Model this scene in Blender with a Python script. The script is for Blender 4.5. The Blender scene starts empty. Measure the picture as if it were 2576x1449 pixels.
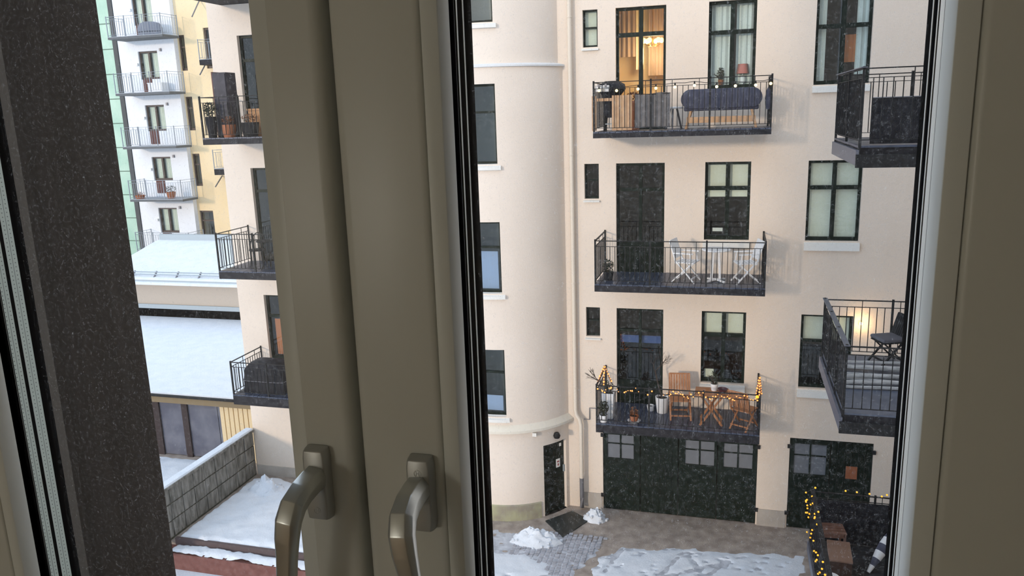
import bpy, bmesh, math, random
from mathutils import Vector, Matrix, noise
random.seed(7)
S = bpy.context.scene
C = S.collection
ZC = 9.8                      # eye height above the courtyard; shapes below are given relative to the eye

# ------------------------------------------------------------------ camera
FPX = 1980.0
PITCH, ROLL, YAW = math.radians(12.55), math.radians(1.905), math.radians(15.87)
Fw = Vector((-math.sin(YAW)*math.cos(PITCH), math.cos(YAW)*math.cos(PITCH), -math.sin(PITCH)))
R0 = Vector((math.cos(YAW), math.sin(YAW), 0))
U0 = R0.cross(Fw)
RT = math.cos(ROLL)*R0 - math.sin(ROLL)*U0
UP = math.cos(ROLL)*U0 + math.sin(ROLL)*R0
cam = bpy.data.cameras.new('camera')
cam.sensor_width = 36.0
cam.lens = 36.0*FPX/2576.0
cam.clip_start = 0.02
cam.clip_end = 300
camo = bpy.data.objects.new('camera', cam)
C.objects.link(camo)
m = Matrix((RT, UP, -Fw)).transposed().to_4x4()
m.translation = Vector((0, 0, ZC))
camo.matrix_world = m
S.camera = camo

# ------------------------------------------------------------------ world, sun, exposure
w = bpy.data.worlds.new('sky')
S.world = w
w.use_nodes = True
bg = w.node_tree.nodes['Background']
bg.inputs[0].default_value = (0.72, 0.84, 1.0, 1)
bg.inputs[1].default_value = 1.25
sun = bpy.data.lights.new('sun', 'SUN')
sun.energy = 1.08
sun.angle = math.radians(5.0)
sun.color = (1.0, 0.80, 0.60)
suno = bpy.data.objects.new('sun', sun)
C.objects.link(suno)
suno.rotation_euler = Vector((0.70, 1.30, -0.24)).to_track_quat('-Z', 'Y').to_euler()
suno.location = (-20, -30, 20)
S.view_settings.view_transform = 'Standard'
S.view_settings.look = 'None'
S.view_settings.exposure = 0.42
S.view_settings.gamma = 1.0
S.view_settings.use_curve_mapping = False
S.cycles.transparent_max_bounces = 24
S.cycles.max_bounces = 10


def ray(x, y):
    return Fw*FPX + RT*(x-1288.0) - UP*(y-724.5)


def aty(x, y, Y):
    d = ray(x, y)
    return d*(Y/d.y)


def atz(x, y, z):
    d = ray(x, y)
    return d*(z/d.z)


def atx(x, y, X):
    d = ray(x, y)
    return d*(X/d.x)


# ------------------------------------------------------------------ materials
MATS = {}


def mat(name, col, col2=None, scale=6.0, rough=0.6, metal=0.0, bump=0.0, bscale=None, emit=None, estr=0.0, spec=0.5, detail=4.0, stretch=None, lo=0.35, hi=0.65):
    if name in MATS:
        return MATS[name]
    m = bpy.data.materials.new(name)
    m.use_nodes = True
    nt = m.node_tree
    p = nt.nodes['Principled BSDF']
    p.inputs['Base Color'].default_value = (*col, 1)
    p.inputs['Roughness'].default_value = rough
    p.inputs['Metallic'].default_value = metal
    p.inputs['Specular IOR Level'].default_value = spec
    if col2 or bump:
        g = nt.nodes.new('ShaderNodeNewGeometry')
        src = g.outputs['Position']
        if stretch:
            mp = nt.nodes.new('ShaderNodeMapping')
            mp.inputs['Scale'].default_value = stretch
            nt.links.new(src, mp.inputs['Vector'])
            src = mp.outputs['Vector']
    if col2:
        n = nt.nodes.new('ShaderNodeTexNoise')
        n.inputs['Scale'].default_value = scale
        n.inputs['Detail'].default_value = detail
        nt.links.new(src, n.inputs['Vector'])
        r = nt.nodes.new('ShaderNodeValToRGB')
        r.color_ramp.elements[0].position = lo
        r.color_ramp.elements[1].position = hi
        r.color_ramp.elements[0].color = (*col, 1)
        r.color_ramp.elements[1].color = (*col2, 1)
        nt.links.new(n.outputs['Fac'], r.inputs['Fac'])
        nt.links.new(r.outputs['Color'], p.inputs['Base Color'])
    if bump:
        n2 = nt.nodes.new('ShaderNodeTexNoise')
        n2.inputs['Scale'].default_value = bscale or scale*4
        n2.inputs['Detail'].default_value = 5
        nt.links.new(src, n2.inputs['Vector'])
        b = nt.nodes.new('ShaderNodeBump')
        b.inputs['Strength'].default_value = bump
        b.inputs['Distance'].default_value = 0.01
        nt.links.new(n2.outputs['Fac'], b.inputs['Height'])
        nt.links.new(b.outputs['Normal'], p.inputs['Normal'])
    if emit:
        p.inputs['Emission Color'].default_value = (*emit, 1)
        p.inputs['Emission Strength'].default_value = estr
    MATS[name] = m
    return m


def glass_mat(name, tint=(1, 1, 1), gloss=0.05, dirt=0.0):
    if name in MATS:
        return MATS[name]
    m = bpy.data.materials.new(name)
    m.use_nodes = True
    nt = m.node_tree
    nt.nodes.remove(nt.nodes['Principled BSDF'])
    out = nt.nodes['Material Output']
    tr = nt.nodes.new('ShaderNodeBsdfTransparent')
    tr.inputs[0].default_value = (*tint, 1)
    gl = nt.nodes.new('ShaderNodeBsdfGlossy')
    gl.inputs['Roughness'].default_value = 0.02
    mx = nt.nodes.new('ShaderNodeMixShader')
    mx.inputs[0].default_value = gloss
    nt.links.new(tr.outputs[0], mx.inputs[1])
    nt.links.new(gl.outputs[0], mx.inputs[2])
    last = mx.outputs[0]
    if dirt:
        g = nt.nodes.new('ShaderNodeNewGeometry')
        mp = nt.nodes.new('ShaderNodeMapping')
        mp.inputs['Scale'].default_value = (1, 1, 0.6)
        nt.links.new(g.outputs['Position'], mp.inputs['Vector'])
        n = nt.nodes.new('ShaderNodeTexNoise')
        n.inputs['Scale'].default_value = 430
        n.inputs['Detail'].default_value = 1.5
        n.inputs['Distortion'].default_value = 1.2
        nt.links.new(mp.outputs[0], n.inputs['Vector'])
        sub = nt.nodes.new('ShaderNodeMath'); sub.operation = 'SUBTRACT'; sub.inputs[1].default_value = 0.5
        ab = nt.nodes.new('ShaderNodeMath'); ab.operation = 'ABSOLUTE'
        r = nt.nodes.new('ShaderNodeMapRange')
        r.inputs[1].default_value = 0.0; r.inputs[2].default_value = 0.016
        r.inputs[3].default_value = 1.0; r.inputs[4].default_value = 0.0
        n2 = nt.nodes.new('ShaderNodeTexNoise')
        n2.inputs['Scale'].default_value = 230
        n2.inputs['Detail'].default_value = 2
        nt.links.new(g.outputs['Position'], n2.inputs['Vector'])
        r2 = nt.nodes.new('ShaderNodeMapRange')
        r2.inputs[1].default_value = 0.47; r2.inputs[2].default_value = 0.60
        mul = nt.nodes.new('ShaderNodeMath'); mul.operation = 'MULTIPLY'
        mul2 = nt.nodes.new('ShaderNodeMath'); mul2.operation = 'MULTIPLY_ADD'
        mul2.inputs[1].default_value = dirt
        mul2.inputs[2].default_value = 0.002
        nt.links.new(n.outputs['Fac'], sub.inputs[0])
        nt.links.new(sub.outputs[0], ab.inputs[0])
        nt.links.new(ab.outputs[0], r.inputs[0])
        nt.links.new(n2.outputs['Fac'], r2.inputs[0])
        nt.links.new(r.outputs[0], mul.inputs[0])
        nt.links.new(r2.outputs[0], mul.inputs[1])
        nt.links.new(mul.outputs[0], mul2.inputs[0])
        df = nt.nodes.new('ShaderNodeBsdfTranslucent')
        df.inputs[0].default_value = (0.85, 0.88, 0.9, 1)
        mx2 = nt.nodes.new('ShaderNodeMixShader')
        nt.links.new(mul2.outputs[0], mx2.inputs[0])
        nt.links.new(last, mx2.inputs[1])
        nt.links.new(df.outputs[0], mx2.inputs[2])
        last = mx2.outputs[0]
    nt.links.new(last, out.inputs['Surface'])
    MATS[name] = m
    return m


def spacer_mat(name, yc):
    m = mat(name, (0.72, 0.82, 0.77), rough=0.45, spec=0.4)
    nt = m.node_tree
    p = nt.nodes['Principled BSDF']
    g = nt.nodes.new('ShaderNodeNewGeometry')
    s = nt.nodes.new('ShaderNodeSeparateXYZ')
    nt.links.new(g.outputs['Position'], s.inputs[0])

    def mth(op, a, b=None):
        n = nt.nodes.new('ShaderNodeMath'); n.operation = op
        for i, v in enumerate((a, b)):
            if v is None:
                continue
            if isinstance(v, (int, float)):
                n.inputs[i].default_value = v
            else:
                nt.links.new(v, n.inputs[i])
        return n.outputs[0]
    dy = mth('ABSOLUTE', mth('SUBTRACT', s.outputs[1], yc))
    line = mth('LESS_THAN', dy, 0.00035)
    fz = mth('MULTIPLY', mth('SUBTRACT', mth('FRACT', mth('DIVIDE', s.outputs[2], 0.0046)), 0.5), 0.0046)
    ddy = mth('SUBTRACT', dy, 0.0030)
    d2 = mth('ADD', mth('MULTIPLY', fz, fz), mth('MULTIPLY', ddy, ddy))
    dot = mth('LESS_THAN', d2, 0.00072**2)
    k = mth('MAXIMUM', line, dot)
    mx = nt.nodes.new('ShaderNodeMix'); mx.data_type = 'RGBA'
    mx.inputs[6].default_value = (0.72, 0.82, 0.77, 1)
    mx.inputs[7].default_value = (0.26, 0.32, 0.30, 1)
    nt.links.new(k, mx.inputs[0])
    nt.links.new(mx.outputs[2], p.inputs['Base Color'])
    return m


FRAME = mat('window_paint', (0.76, 0.765, 0.715), rough=0.32, spec=0.4)
GASKET = mat('black_gasket', (0.006, 0.006, 0.007), rough=1.0, spec=0.0)
BROWN = mat('brown_cladding', (0.030, 0.022, 0.017), (0.044, 0.034, 0.028), scale=6, rough=0.7, spec=0.2, stretch=(1, 12, 0.4))
BROWN2 = mat('brown_frame_outside', (0.10, 0.085, 0.07), rough=0.5)
STEEL = mat('brushed_steel', (0.68, 0.70, 0.69), rough=0.30, metal=0.75)
STEELD = mat('dull_steel', (0.52, 0.53, 0.52), rough=0.38, metal=0.5)
CREAM = mat('cream_render', (0.775, 0.67, 0.57), (0.805, 0.70, 0.60), scale=0.8, rough=0.9, bump=0.25, bscale=45, spec=0.2)
CREAM2 = mat('tower_render', (0.81, 0.715, 0.625), (0.84, 0.745, 0.655), scale=0.9, rough=0.9, bump=0.2, bscale=45, spec=0.2)
PLINTH = mat('mossy_plinth', (0.30, 0.27, 0.22), (0.42, 0.42, 0.27), scale=2.5, rough=0.95, bump=0.4)
PLINTH2 = mat('grey_plinth', (0.42, 0.38, 0.34), (0.50, 0.46, 0.41), scale=3, rough=0.95, bump=0.4)
GREEN = mat('dark_green_paint', (0.006, 0.012, 0.009), (0.011, 0.020, 0.016), scale=5, rough=0.45, spec=0.15)
PANE = glass_mat('pane_glass', (0.94, 0.97, 0.96), 0.035)
CLEAR = glass_mat('clear_glass', (1, 1, 1), 0.010)
DIRTY = glass_mat('wet_outer_glass', (0.995, 1, 1), 0.010, dirt=0.30)
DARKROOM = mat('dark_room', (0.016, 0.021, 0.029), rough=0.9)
WARMROOM = mat('warm_room', (0.62, 0.46, 0.28), rough=0.9)
MIDROOM = mat('pale_room', (0.33, 0.34, 0.32), rough=0.9)
BLIND = mat('pale_blind', (0.80, 0.80, 0.68), (0.85, 0.85, 0.74), scale=3, rough=0.9)
CURT = mat('white_curtain', (0.66, 0.72, 0.72), (0.80, 0.84, 0.82), scale=9, rough=0.9, stretch=(8, 8, 0.3))
WCURT = mat('beige_curtain', (0.62, 0.52, 0.33), (0.75, 0.66, 0.46), scale=5, rough=0.9, stretch=(8, 8, 0.2))
BCURT = mat('brown_curtain', (0.26, 0.17, 0.12), (0.38, 0.26, 0.18), scale=5, rough=0.9, stretch=(8, 8, 0.2))
IRON = mat('black_iron', (0.020, 0.021, 0.023), rough=0.55, spec=0.15)
SLAB = mat('dark_slab_edge', (0.018, 0.018, 0.022), (0.032, 0.032, 0.038), scale=8, rough=0.7, spec=0.15)
DECK = mat('wet_dark_decking', (0.030, 0.040, 0.068), (0.052, 0.068, 0.112), scale=3, rough=0.35, stretch=(4, 0.6, 1))
WHITE = mat('white_sill', (0.80, 0.80, 0.77), rough=0.6)
WPAINT = mat('white_paint', (0.85, 0.86, 0.88), rough=0.5)
CER = mat('white_ceramic', (0.80, 0.81, 0.83), rough=0.35)
WOOD = mat('oiled_teak', (0.36, 0.15, 0.065), (0.47, 0.22, 0.10), scale=14, rough=0.55, stretch=(3, 3, 0.5))
WOODL = mat('light_wood', (0.50, 0.30, 0.17), (0.60, 0.38, 0.22), scale=10, rough=0.6)
PALEW = mat('weathered_pale_wood', (0.38, 0.39, 0.40), (0.56, 0.57, 0.58), scale=10, rough=0.7)
NAVY = mat('navy_cushion', (0.055, 0.06, 0.095), (0.075, 0.082, 0.125), scale=10, rough=0.9)
BLACKF = mat('black_cover', (0.012, 0.013, 0.018), (0.026, 0.027, 0.034), scale=8, rough=0.6, bump=0.4, spec=0.15)
GREYF = mat('grey_mesh_fabric', (0.13, 0.125, 0.13), (0.19, 0.18, 0.18), scale=9, rough=0.9)
SOIL = mat('dark_soil', (0.02, 0.016, 0.012), rough=1)
TWIG = mat('bare_twigs', (0.055, 0.04, 0.033), rough=0.9)
DRY = mat('dry_brown_leaves', (0.15, 0.06, 0.025), (0.26, 0.11, 0.05), scale=20, rough=0.9)
EVER = mat('dark_foliage', (0.02, 0.03, 0.018), (0.05, 0.055, 0.032), scale=20, rough=0.8)
TERRA = mat('terracotta', (0.36, 0.13, 0.06), rough=0.8)
BULB = mat('lit_bulb', (1, 0.7, 0.3), emit=(1.0, 0.66, 0.22), estr=3.0)
BULBP = mat('lit_pale_bulb', (1, 0.8, 0.5), emit=(1.0, 0.78, 0.42), estr=1.5)
ORANGE = mat('lit_orange_bulb', (1, 0.4, 0.1), emit=(1.0, 0.30, 0.07), estr=1.3)
YELLOW = mat('lit_yellow_bulb', (.8, 0.4, 0.05), emit=(1.0, 0.42, 0.02), estr=1.1)
SNOW = mat('snow', (0.67, 0.72, 0.79), (0.73, 0.77, 0.83), scale=3, rough=0.85, bump=0.5, bscale=25, spec=0.3)
GRAVEL = mat('wet_gravel', (0.27, 0.225, 0.195), (0.43, 0.365, 0.315), scale=4, rough=0.85, bump=0.7, bscale=60, detail=8)
PAVE = mat('granite_setts', (0.31, 0.31, 0.34), (0.44, 0.45, 0.50), scale=7, rough=0.8, bump=0.4)
SLUSH = mat('slushy_snow', (0.36, 0.38, 0.43), (0.60, 0.63, 0.69), scale=6, rough=0.7, bump=0.4)
WHITEB = mat('white_facade', (0.82, 0.84, 0.88), (0.86, 0.88, 0.91), scale=0.5, rough=0.9)
YELB = mat('yellow_facade', (0.84, 0.66, 0.40), (0.87, 0.70, 0.45), scale=0.6, rough=0.9)
GGLASS = mat('green_cladding_glass', (0.36, 0.56, 0.44), (0.48, 0.66, 0.53), scale=0.9, rough=0.25)
GJOINT = mat('green_cladding_joint', (0.16, 0.26, 0.21), rough=0.5)
MAROON = mat('maroon_door', (0.10, 0.028, 0.024), rough=0.6)
DWIN = mat('brown_window_frame', (0.06, 0.04, 0.035), rough=0.5)
ZINC = mat('zinc_sheet', (0.36, 0.42, 0.46), rough=0.5, metal=0.2)
LRAIL = mat('grey_blue_rail', (0.24, 0.28, 0.33), rough=0.5)
SHED = mat('grey_shed_door', (0.085, 0.09, 0.125), (0.15, 0.155, 0.19), scale=2, rough=0.7)
OCHRE = mat('ochre_board', (0.21, 0.155, 0.085), rough=0.8)
CORR = mat('cream_sheet', (0.72, 0.56, 0.33), rough=0.6)
BLOCK = mat('grey_block', (0.105, 0.102, 0.088), (0.27, 0.26, 0.235), scale=6, rough=0.95, bump=0.5, stretch=(2, 2, 0.4))
MOSS = mat('mossy_joint', (0.05, 0.055, 0.035), (0.10, 0.10, 0.07), scale=8, rough=1)
REDB = mat('red_brown_timber', (0.15, 0.055, 0.045), (0.20, 0.085, 0.07), scale=6, rough=0.8)
BEIGEW = mat('beige_render', (0.50, 0.43, 0.36), rough=0.9)
ROOMW = mat('room_wall_paint', (0.64, 0.62, 0.56), rough=0.9)
ROOMF = mat('room_floor_wood', (0.30, 0.20, 0.12), (0.36, 0.25, 0.15), scale=3, rough=0.5)
ORNG = mat('orange_cloth', (0.50, 0.17, 0.06), rough=0.9)
BLUEBAND = mat('flat_blue', (0.05, 0.09, 0.26), rough=0.9)
PINK = mat('pink_shade', (0.40, 0.16, 0.13), rough=0.8)
PAPER = mat('white_paper', (0.82, 0.82, 0.80), rough=0.8)
INK = mat('red_ink', (0.35, 0.10, 0.10), rough=0.8)
PIPE = mat('cream_pipe', (0.72, 0.64, 0.54), rough=0.5)
GPIPE = mat('grey_pipe', (0.22, 0.22, 0.24), rough=0.5, metal=0.5)

# ------------------------------------------------------------------ mesh helpers
OFF = {}


class MB:
    def __init__(s):
        s.v = []
        s.f = []

    def add(s, vs, fs):
        b = len(s.v)
        s.v += [Vector(v) for v in vs]
        s.f += [tuple(b+i for i in f) for f in fs]
        return s

    def box(s, x0, x1, y0, y1, z0, z1):
        return s.add([(x0, y0, z0), (x1, y0, z0), (x1, y1, z0), (x0, y1, z0), (x0, y0, z1), (x1, y0, z1), (x1, y1, z1), (x0, y1, z1)],
                     [(0, 3, 2, 1), (4, 5, 6, 7), (0, 1, 5, 4), (1, 2, 6, 5), (2, 3, 7, 6), (3, 0, 4, 7)])

    def bar(s, p, q, w, t, up=(0, 0, 1)):
        p = Vector(p); q = Vector(q)
        d = (q-p).normalized()
        a = d.cross(Vector(up))
        if a.length < 1e-4:
            a = d.cross(Vector((1, 0, 0)))
        a.normalize()
        b = d.cross(a)
        a *= w/2; b *= t/2
        return s.add([p-a-b, p+a-b, p+a+b, p-a+b, q-a-b, q+a-b, q+a+b, q-a+b],
                     [(0, 3, 2, 1), (4, 5, 6, 7), (0, 1, 5, 4), (1, 2, 6, 5), (2, 3, 7, 6), (3, 0, 4, 7)])

    def tube(s, pts, r, n=8):
        pts = [Vector(p) for p in pts]
        rings = []
        for i, p in enumerate(pts):
            d = (pts[min(i+1, len(pts)-1)]-pts[max(i-1, 0)]).normalized()
            a = d.cross(Vector((0, 0, 1)))
            if a.length < 0.05:
                a = d.cross(Vector((1, 0, 0)))
            a.normalize()
            b = d.cross(a)
            rr = r[i] if isinstance(r, (list, tuple)) else r
            rings.append([p+a*math.cos(2*math.pi*k/n)*rr+b*math.sin(2*math.pi*k/n)*rr for k in range(n)])
        return s.loft(rings)

    def loft(s, rings, cap=True):
        n = len(rings[0])
        vs = [v for r in rings for v in r]
        fs = []
        for i in range(len(rings)-1):
            for k in range(n):
                a, b = i*n+k, i*n+(k+1) % n
                fs.append((a, b, b+n, a+n))
        if cap:
            fs.append(tuple(reversed(range(n))))
            fs.append(tuple(range((len(rings)-1)*n, len(rings)*n)))
        return s.add(vs, fs)

    def lathe(s, prof, c=(0, 0, 0), n=16):
        c = Vector(c)
        return s.loft([[c+Vector((r*math.cos(2*math.pi*k/n), r*math.sin(2*math.pi*k/n), z)) for k in range(n)] for r, z in prof])

    def prism(s, poly, d):
        d = Vector(d)
        poly = [Vector(p) for p in poly]
        return s.loft([poly, [p+d for p in poly]])

    def ball(s, c, r, n=8, sz=1.0):
        c = Vector(c)
        k = max(3, n//2)
        pr = [(max(1e-4, r*math.sin(math.pi*i/k)), -r*sz*math.cos(math.pi*i/k)) for i in range(k+1)]
        return s.lathe(pr, c, n)


def mesh_of(mb, name, material, bevel, seg, smooth, origin):
    me = bpy.data.meshes.new(name)
    me.from_pydata([v-origin for v in mb.v], [], mb.f)
    bm = bmesh.new()
    bm.from_mesh(me)
    if bevel:
        bmesh.ops.bevel(bm, geom=bm.edges[:], offset=bevel, segments=seg, profile=0.5, affect='EDGES', clamp_overlap=True)
    bmesh.ops.recalc_face_normals(bm, faces=bm.faces[:])
    bm.to_mesh(me)
    bm.free()
    if smooth or bevel:
        for p in me.polygons:
            p.use_smooth = True
        me.set_sharp_from_angle(angle=0.7)
    me.materials.append(material)
    return me


def obj(name, mb, material, parent=None, bevel=0, seg=2, smooth=False, label=None, cat=None, group=None, kind=None, world=False):
    xs = [v.x for v in mb.v]; ys = [v.y for v in mb.v]; zs = [v.z for v in mb.v]
    o0 = Vector(((min(xs)+max(xs))/2, (min(ys)+max(ys))/2, min(zs)))
    o = bpy.data.objects.new(name, mesh_of(mb, name, material, bevel, seg, smooth, o0))
    C.objects.link(o)
    if parent:
        o.parent = parent
        o.location = o0-OFF[parent.name]
    else:
        o.location = o0+Vector((0, 0, ZC))
    OFF[o.name] = o0
    tag(o, label, cat, group, kind)
    return o


def tag(o, label=None, cat=None, group=None, kind=None):
    for k, v in (('label', label), ('category', cat), ('group', group), ('kind', kind)):
        if v:
            o[k] = v
    return o


def thing(name, label, cat, loc, group=None, kind=None, local=False, rotz=0.0):
    o = bpy.data.objects.new(name, None)
    o.empty_display_size = 0.1
    C.objects.link(o)
    o.location = Vector(loc)+Vector((0, 0, ZC))
    o.rotation_euler = (0, 0, rotz)
    OFF[o.name] = Vector((0, 0, 0)) if local else Vector(loc)
    return tag(o, label, cat, group, kind)


def dup(o, d, parent=None):
    c = o.copy()
    C.objects.link(c)
    c.parent = parent or o.parent
    c.location = o.location+Vector(d)
    OFF[c.name] = OFF[o.name]+Vector(d)
    return c


def box(name, x0, x1, y0, y1, z0, z1, m, parent=None, **k):
    return obj(name, MB().box(x0, x1, y0, y1, z0, z1), m, parent, **k)


# ------------------------------------------------------------------ the room
YS = 0.616                    # room-side face of the sashes
RX0, RX1, RY0, RZ0, RZ1 = -2.0, 1.6, -2.8, -1.55, 1.05
OX0, OX1, OZ0, OZ1 = -0.865, 0.305, -0.74, 0.72     # opening in the wall
box('floor', RX0-.1, RX1+.1, RY0-.1, 0.95, RZ0-.1, RZ0, ROOMF, kind='structure')
box('ceiling', RX0-.1, RX1+.1, RY0-.1, 0.95, RZ1, RZ1+.1, ROOMW, kind='structure')
box('wall_left', RX0-.1, RX0, RY0, 0.59, RZ0, RZ1, ROOMW, kind='structure')
box('wall_right', RX1, RX1+.1, RY0, 0.59, RZ0, RZ1, ROOMW, kind='structure')
box('wall_back', RX0-.1, RX1+.1, RY0-.1, RY0, RZ0, RZ1, ROOMW, kind='structure')
wf = MB()
wf.box(RX0-.1, OX0, .59, .90, RZ0, RZ1).box(OX1, RX1+.1, .59, .90, RZ0, RZ1)
wf.box(OX0, OX1, .59, .90, RZ0, OZ0).box(OX0, OX1, .59, .90, OZ1, RZ1)
obj('wall_front', wf, ROOMW, kind='structure')
# the rest of our own house: unseen wall around the room, sized to block sky, not sun
wo = MB()
wo.box(-8, RX0-.1, .60, .90, -10.6, 6.5).box(RX1+.1, 3.94, .60, .90, -10.6, 6.5)
wo.box(RX0-.1, RX1+.1, .60, .90, -10.6, RZ0-.1).box(RX0-.1, RX1+.1, .60, .90, RZ1+.1, 6.5)
obj('wall_outside', wo, CREAM, kind='structure', label='unseen cream outside wall of the house the window belongs to')
# fixed frame in the opening, then the brown cladding of the outside reveal
tr = MB()
tr.box(OX0, OX0+.042, .61, .70, OZ0, OZ1).box(OX1-.045, OX1, .61, .70, OZ0, OZ1)
tr.box(OX0+.045, OX1-.045, .61, .70, OZ0, OZ0+.045).box(OX0+.045, OX1-.045, .61, .70, OZ1-.045, OZ1)
obj('trim_1', tr, FRAME, kind='structure', label='fixed pale frame around both window casements')
rv = MB()
rv.box(OX0, OX0+.065, .702, .893, OZ0, OZ1).box(OX1-.03, OX1, .702, .893, OZ0, OZ1)
rv.box(OX0+.065, OX1-.03, .702, .893, OZ1-.03, OZ1).box(OX0+.065, OX1-.03, .702, .893, OZ0, OZ0+.03)
obj('trim_2', rv, BROWN, kind='structure', label='dark brown metal lining of the outer window reveal')


def lever(parent, cx, z, tilt):
    # rosette, then the bent lever grip
    ro = MB()
    pr = []
    for (dy, gx, gz) in ((0.0, .0125, .0365), (-.008, .0118, .0358), (-.0125, .0108, .0345)):
        ring = []
        for k in range(24):
            a = 2*math.pi*k/24+math.pi/24
            ring.append(Vector((cx+gx*max(-1, min(1, 1.45*math.cos(a))), YS+dy, z+gz*max(-1, min(1, 1.25*math.sin(a))))))
        pr.append(ring)
    ro.loft(pr)
    h = thing('handle', None, None, (cx, YS, z), None)
    h.parent = parent
    h.location = Vector((cx, YS, z))-OFF[parent.name]
    obj('rosette', ro, STEELD, h, bevel=0.0012, seg=2)
    # small round maker's mark pressed into the rosette
    mk = MB()
    mz = z+.0225 if tilt < 0 else z-.0255
    rr = []
    for rad in (.0036, .0030):
        for dy in (0, -.0003):
            rr.append([Vector((cx+rad*math.cos(2*math.pi*k/12), YS-.0125+dy, mz+rad*math.sin(2*math.pi*k/12))) for k in range(12)])
    mk.loft([rr[0], rr[1], rr[3], rr[2]], cap=False)
    mk.box(cx-.0016, cx-.0010, YS-.0128, YS-.0120, mz-.002, mz+.002).box(cx+.0010, cx+.0016, YS-.0128, YS-.0120, mz-.002, mz+.002).box(cx-.001, cx+.001, YS-.0128, YS-.0120, mz-.0003, mz+.0003)
    obj('maker_mark', mk, STEELD, h)
    path = [(YS-.0115, .0035, .0112, .0118), (YS-.022, .0030, .0108, .0122), (YS-.038, .0005, .0108, .0122), (YS-.0505, -.0050, .0112, .0118),
            (YS-.0575, -.0165, .0116, .0092), (YS-.0585, -.034, .0112, .0076), (YS-.0565, -.055, .0098, .0070), (YS-.0545, -.080, .0094, .0066), (YS-.055, -.105, .0098, .0060), (YS-.057, -.128, .0100, .0052)]
    rings = []
    for i, (y, dz, hw, ht) in enumerate(path):
        y0, z0 = path[max(i-1, 0)][:2]
        y1, z1 = path[min(i+1, len(path)-1)][:2]
        t = Vector((0, y1-y0, z1-z0)).normalized()
        nrm = Vector((0, -t.z, t.y))          # across the thickness
        if nrm.y > 0 and i > 3:
            nrm = -nrm
        if i <= 3 and nrm.z < 0:
            nrm = -nrm
        ring = []
        for (a, b) in ((-1, -.45), (-.55, -1), (.55, -1), (1, -.45), (1, .35), (.62, 1), (-.62, 1), (-1, .35)):
            ring.append(Vector((cx, y, z+.004+dz))+Vector((hw*a, 0, 0))+nrm*ht*b)
        rings.append(ring)
    rot = Matrix.Rotation(tilt, 4, 'Y')
    piv = Vector((cx, YS, z+.004))
    rings = [[rot @ (p-piv)+piv for p in r] for r in rings]
    obj('lever', MB().loft(rings), STEEL, h, bevel=0.0009, seg=2)


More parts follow.
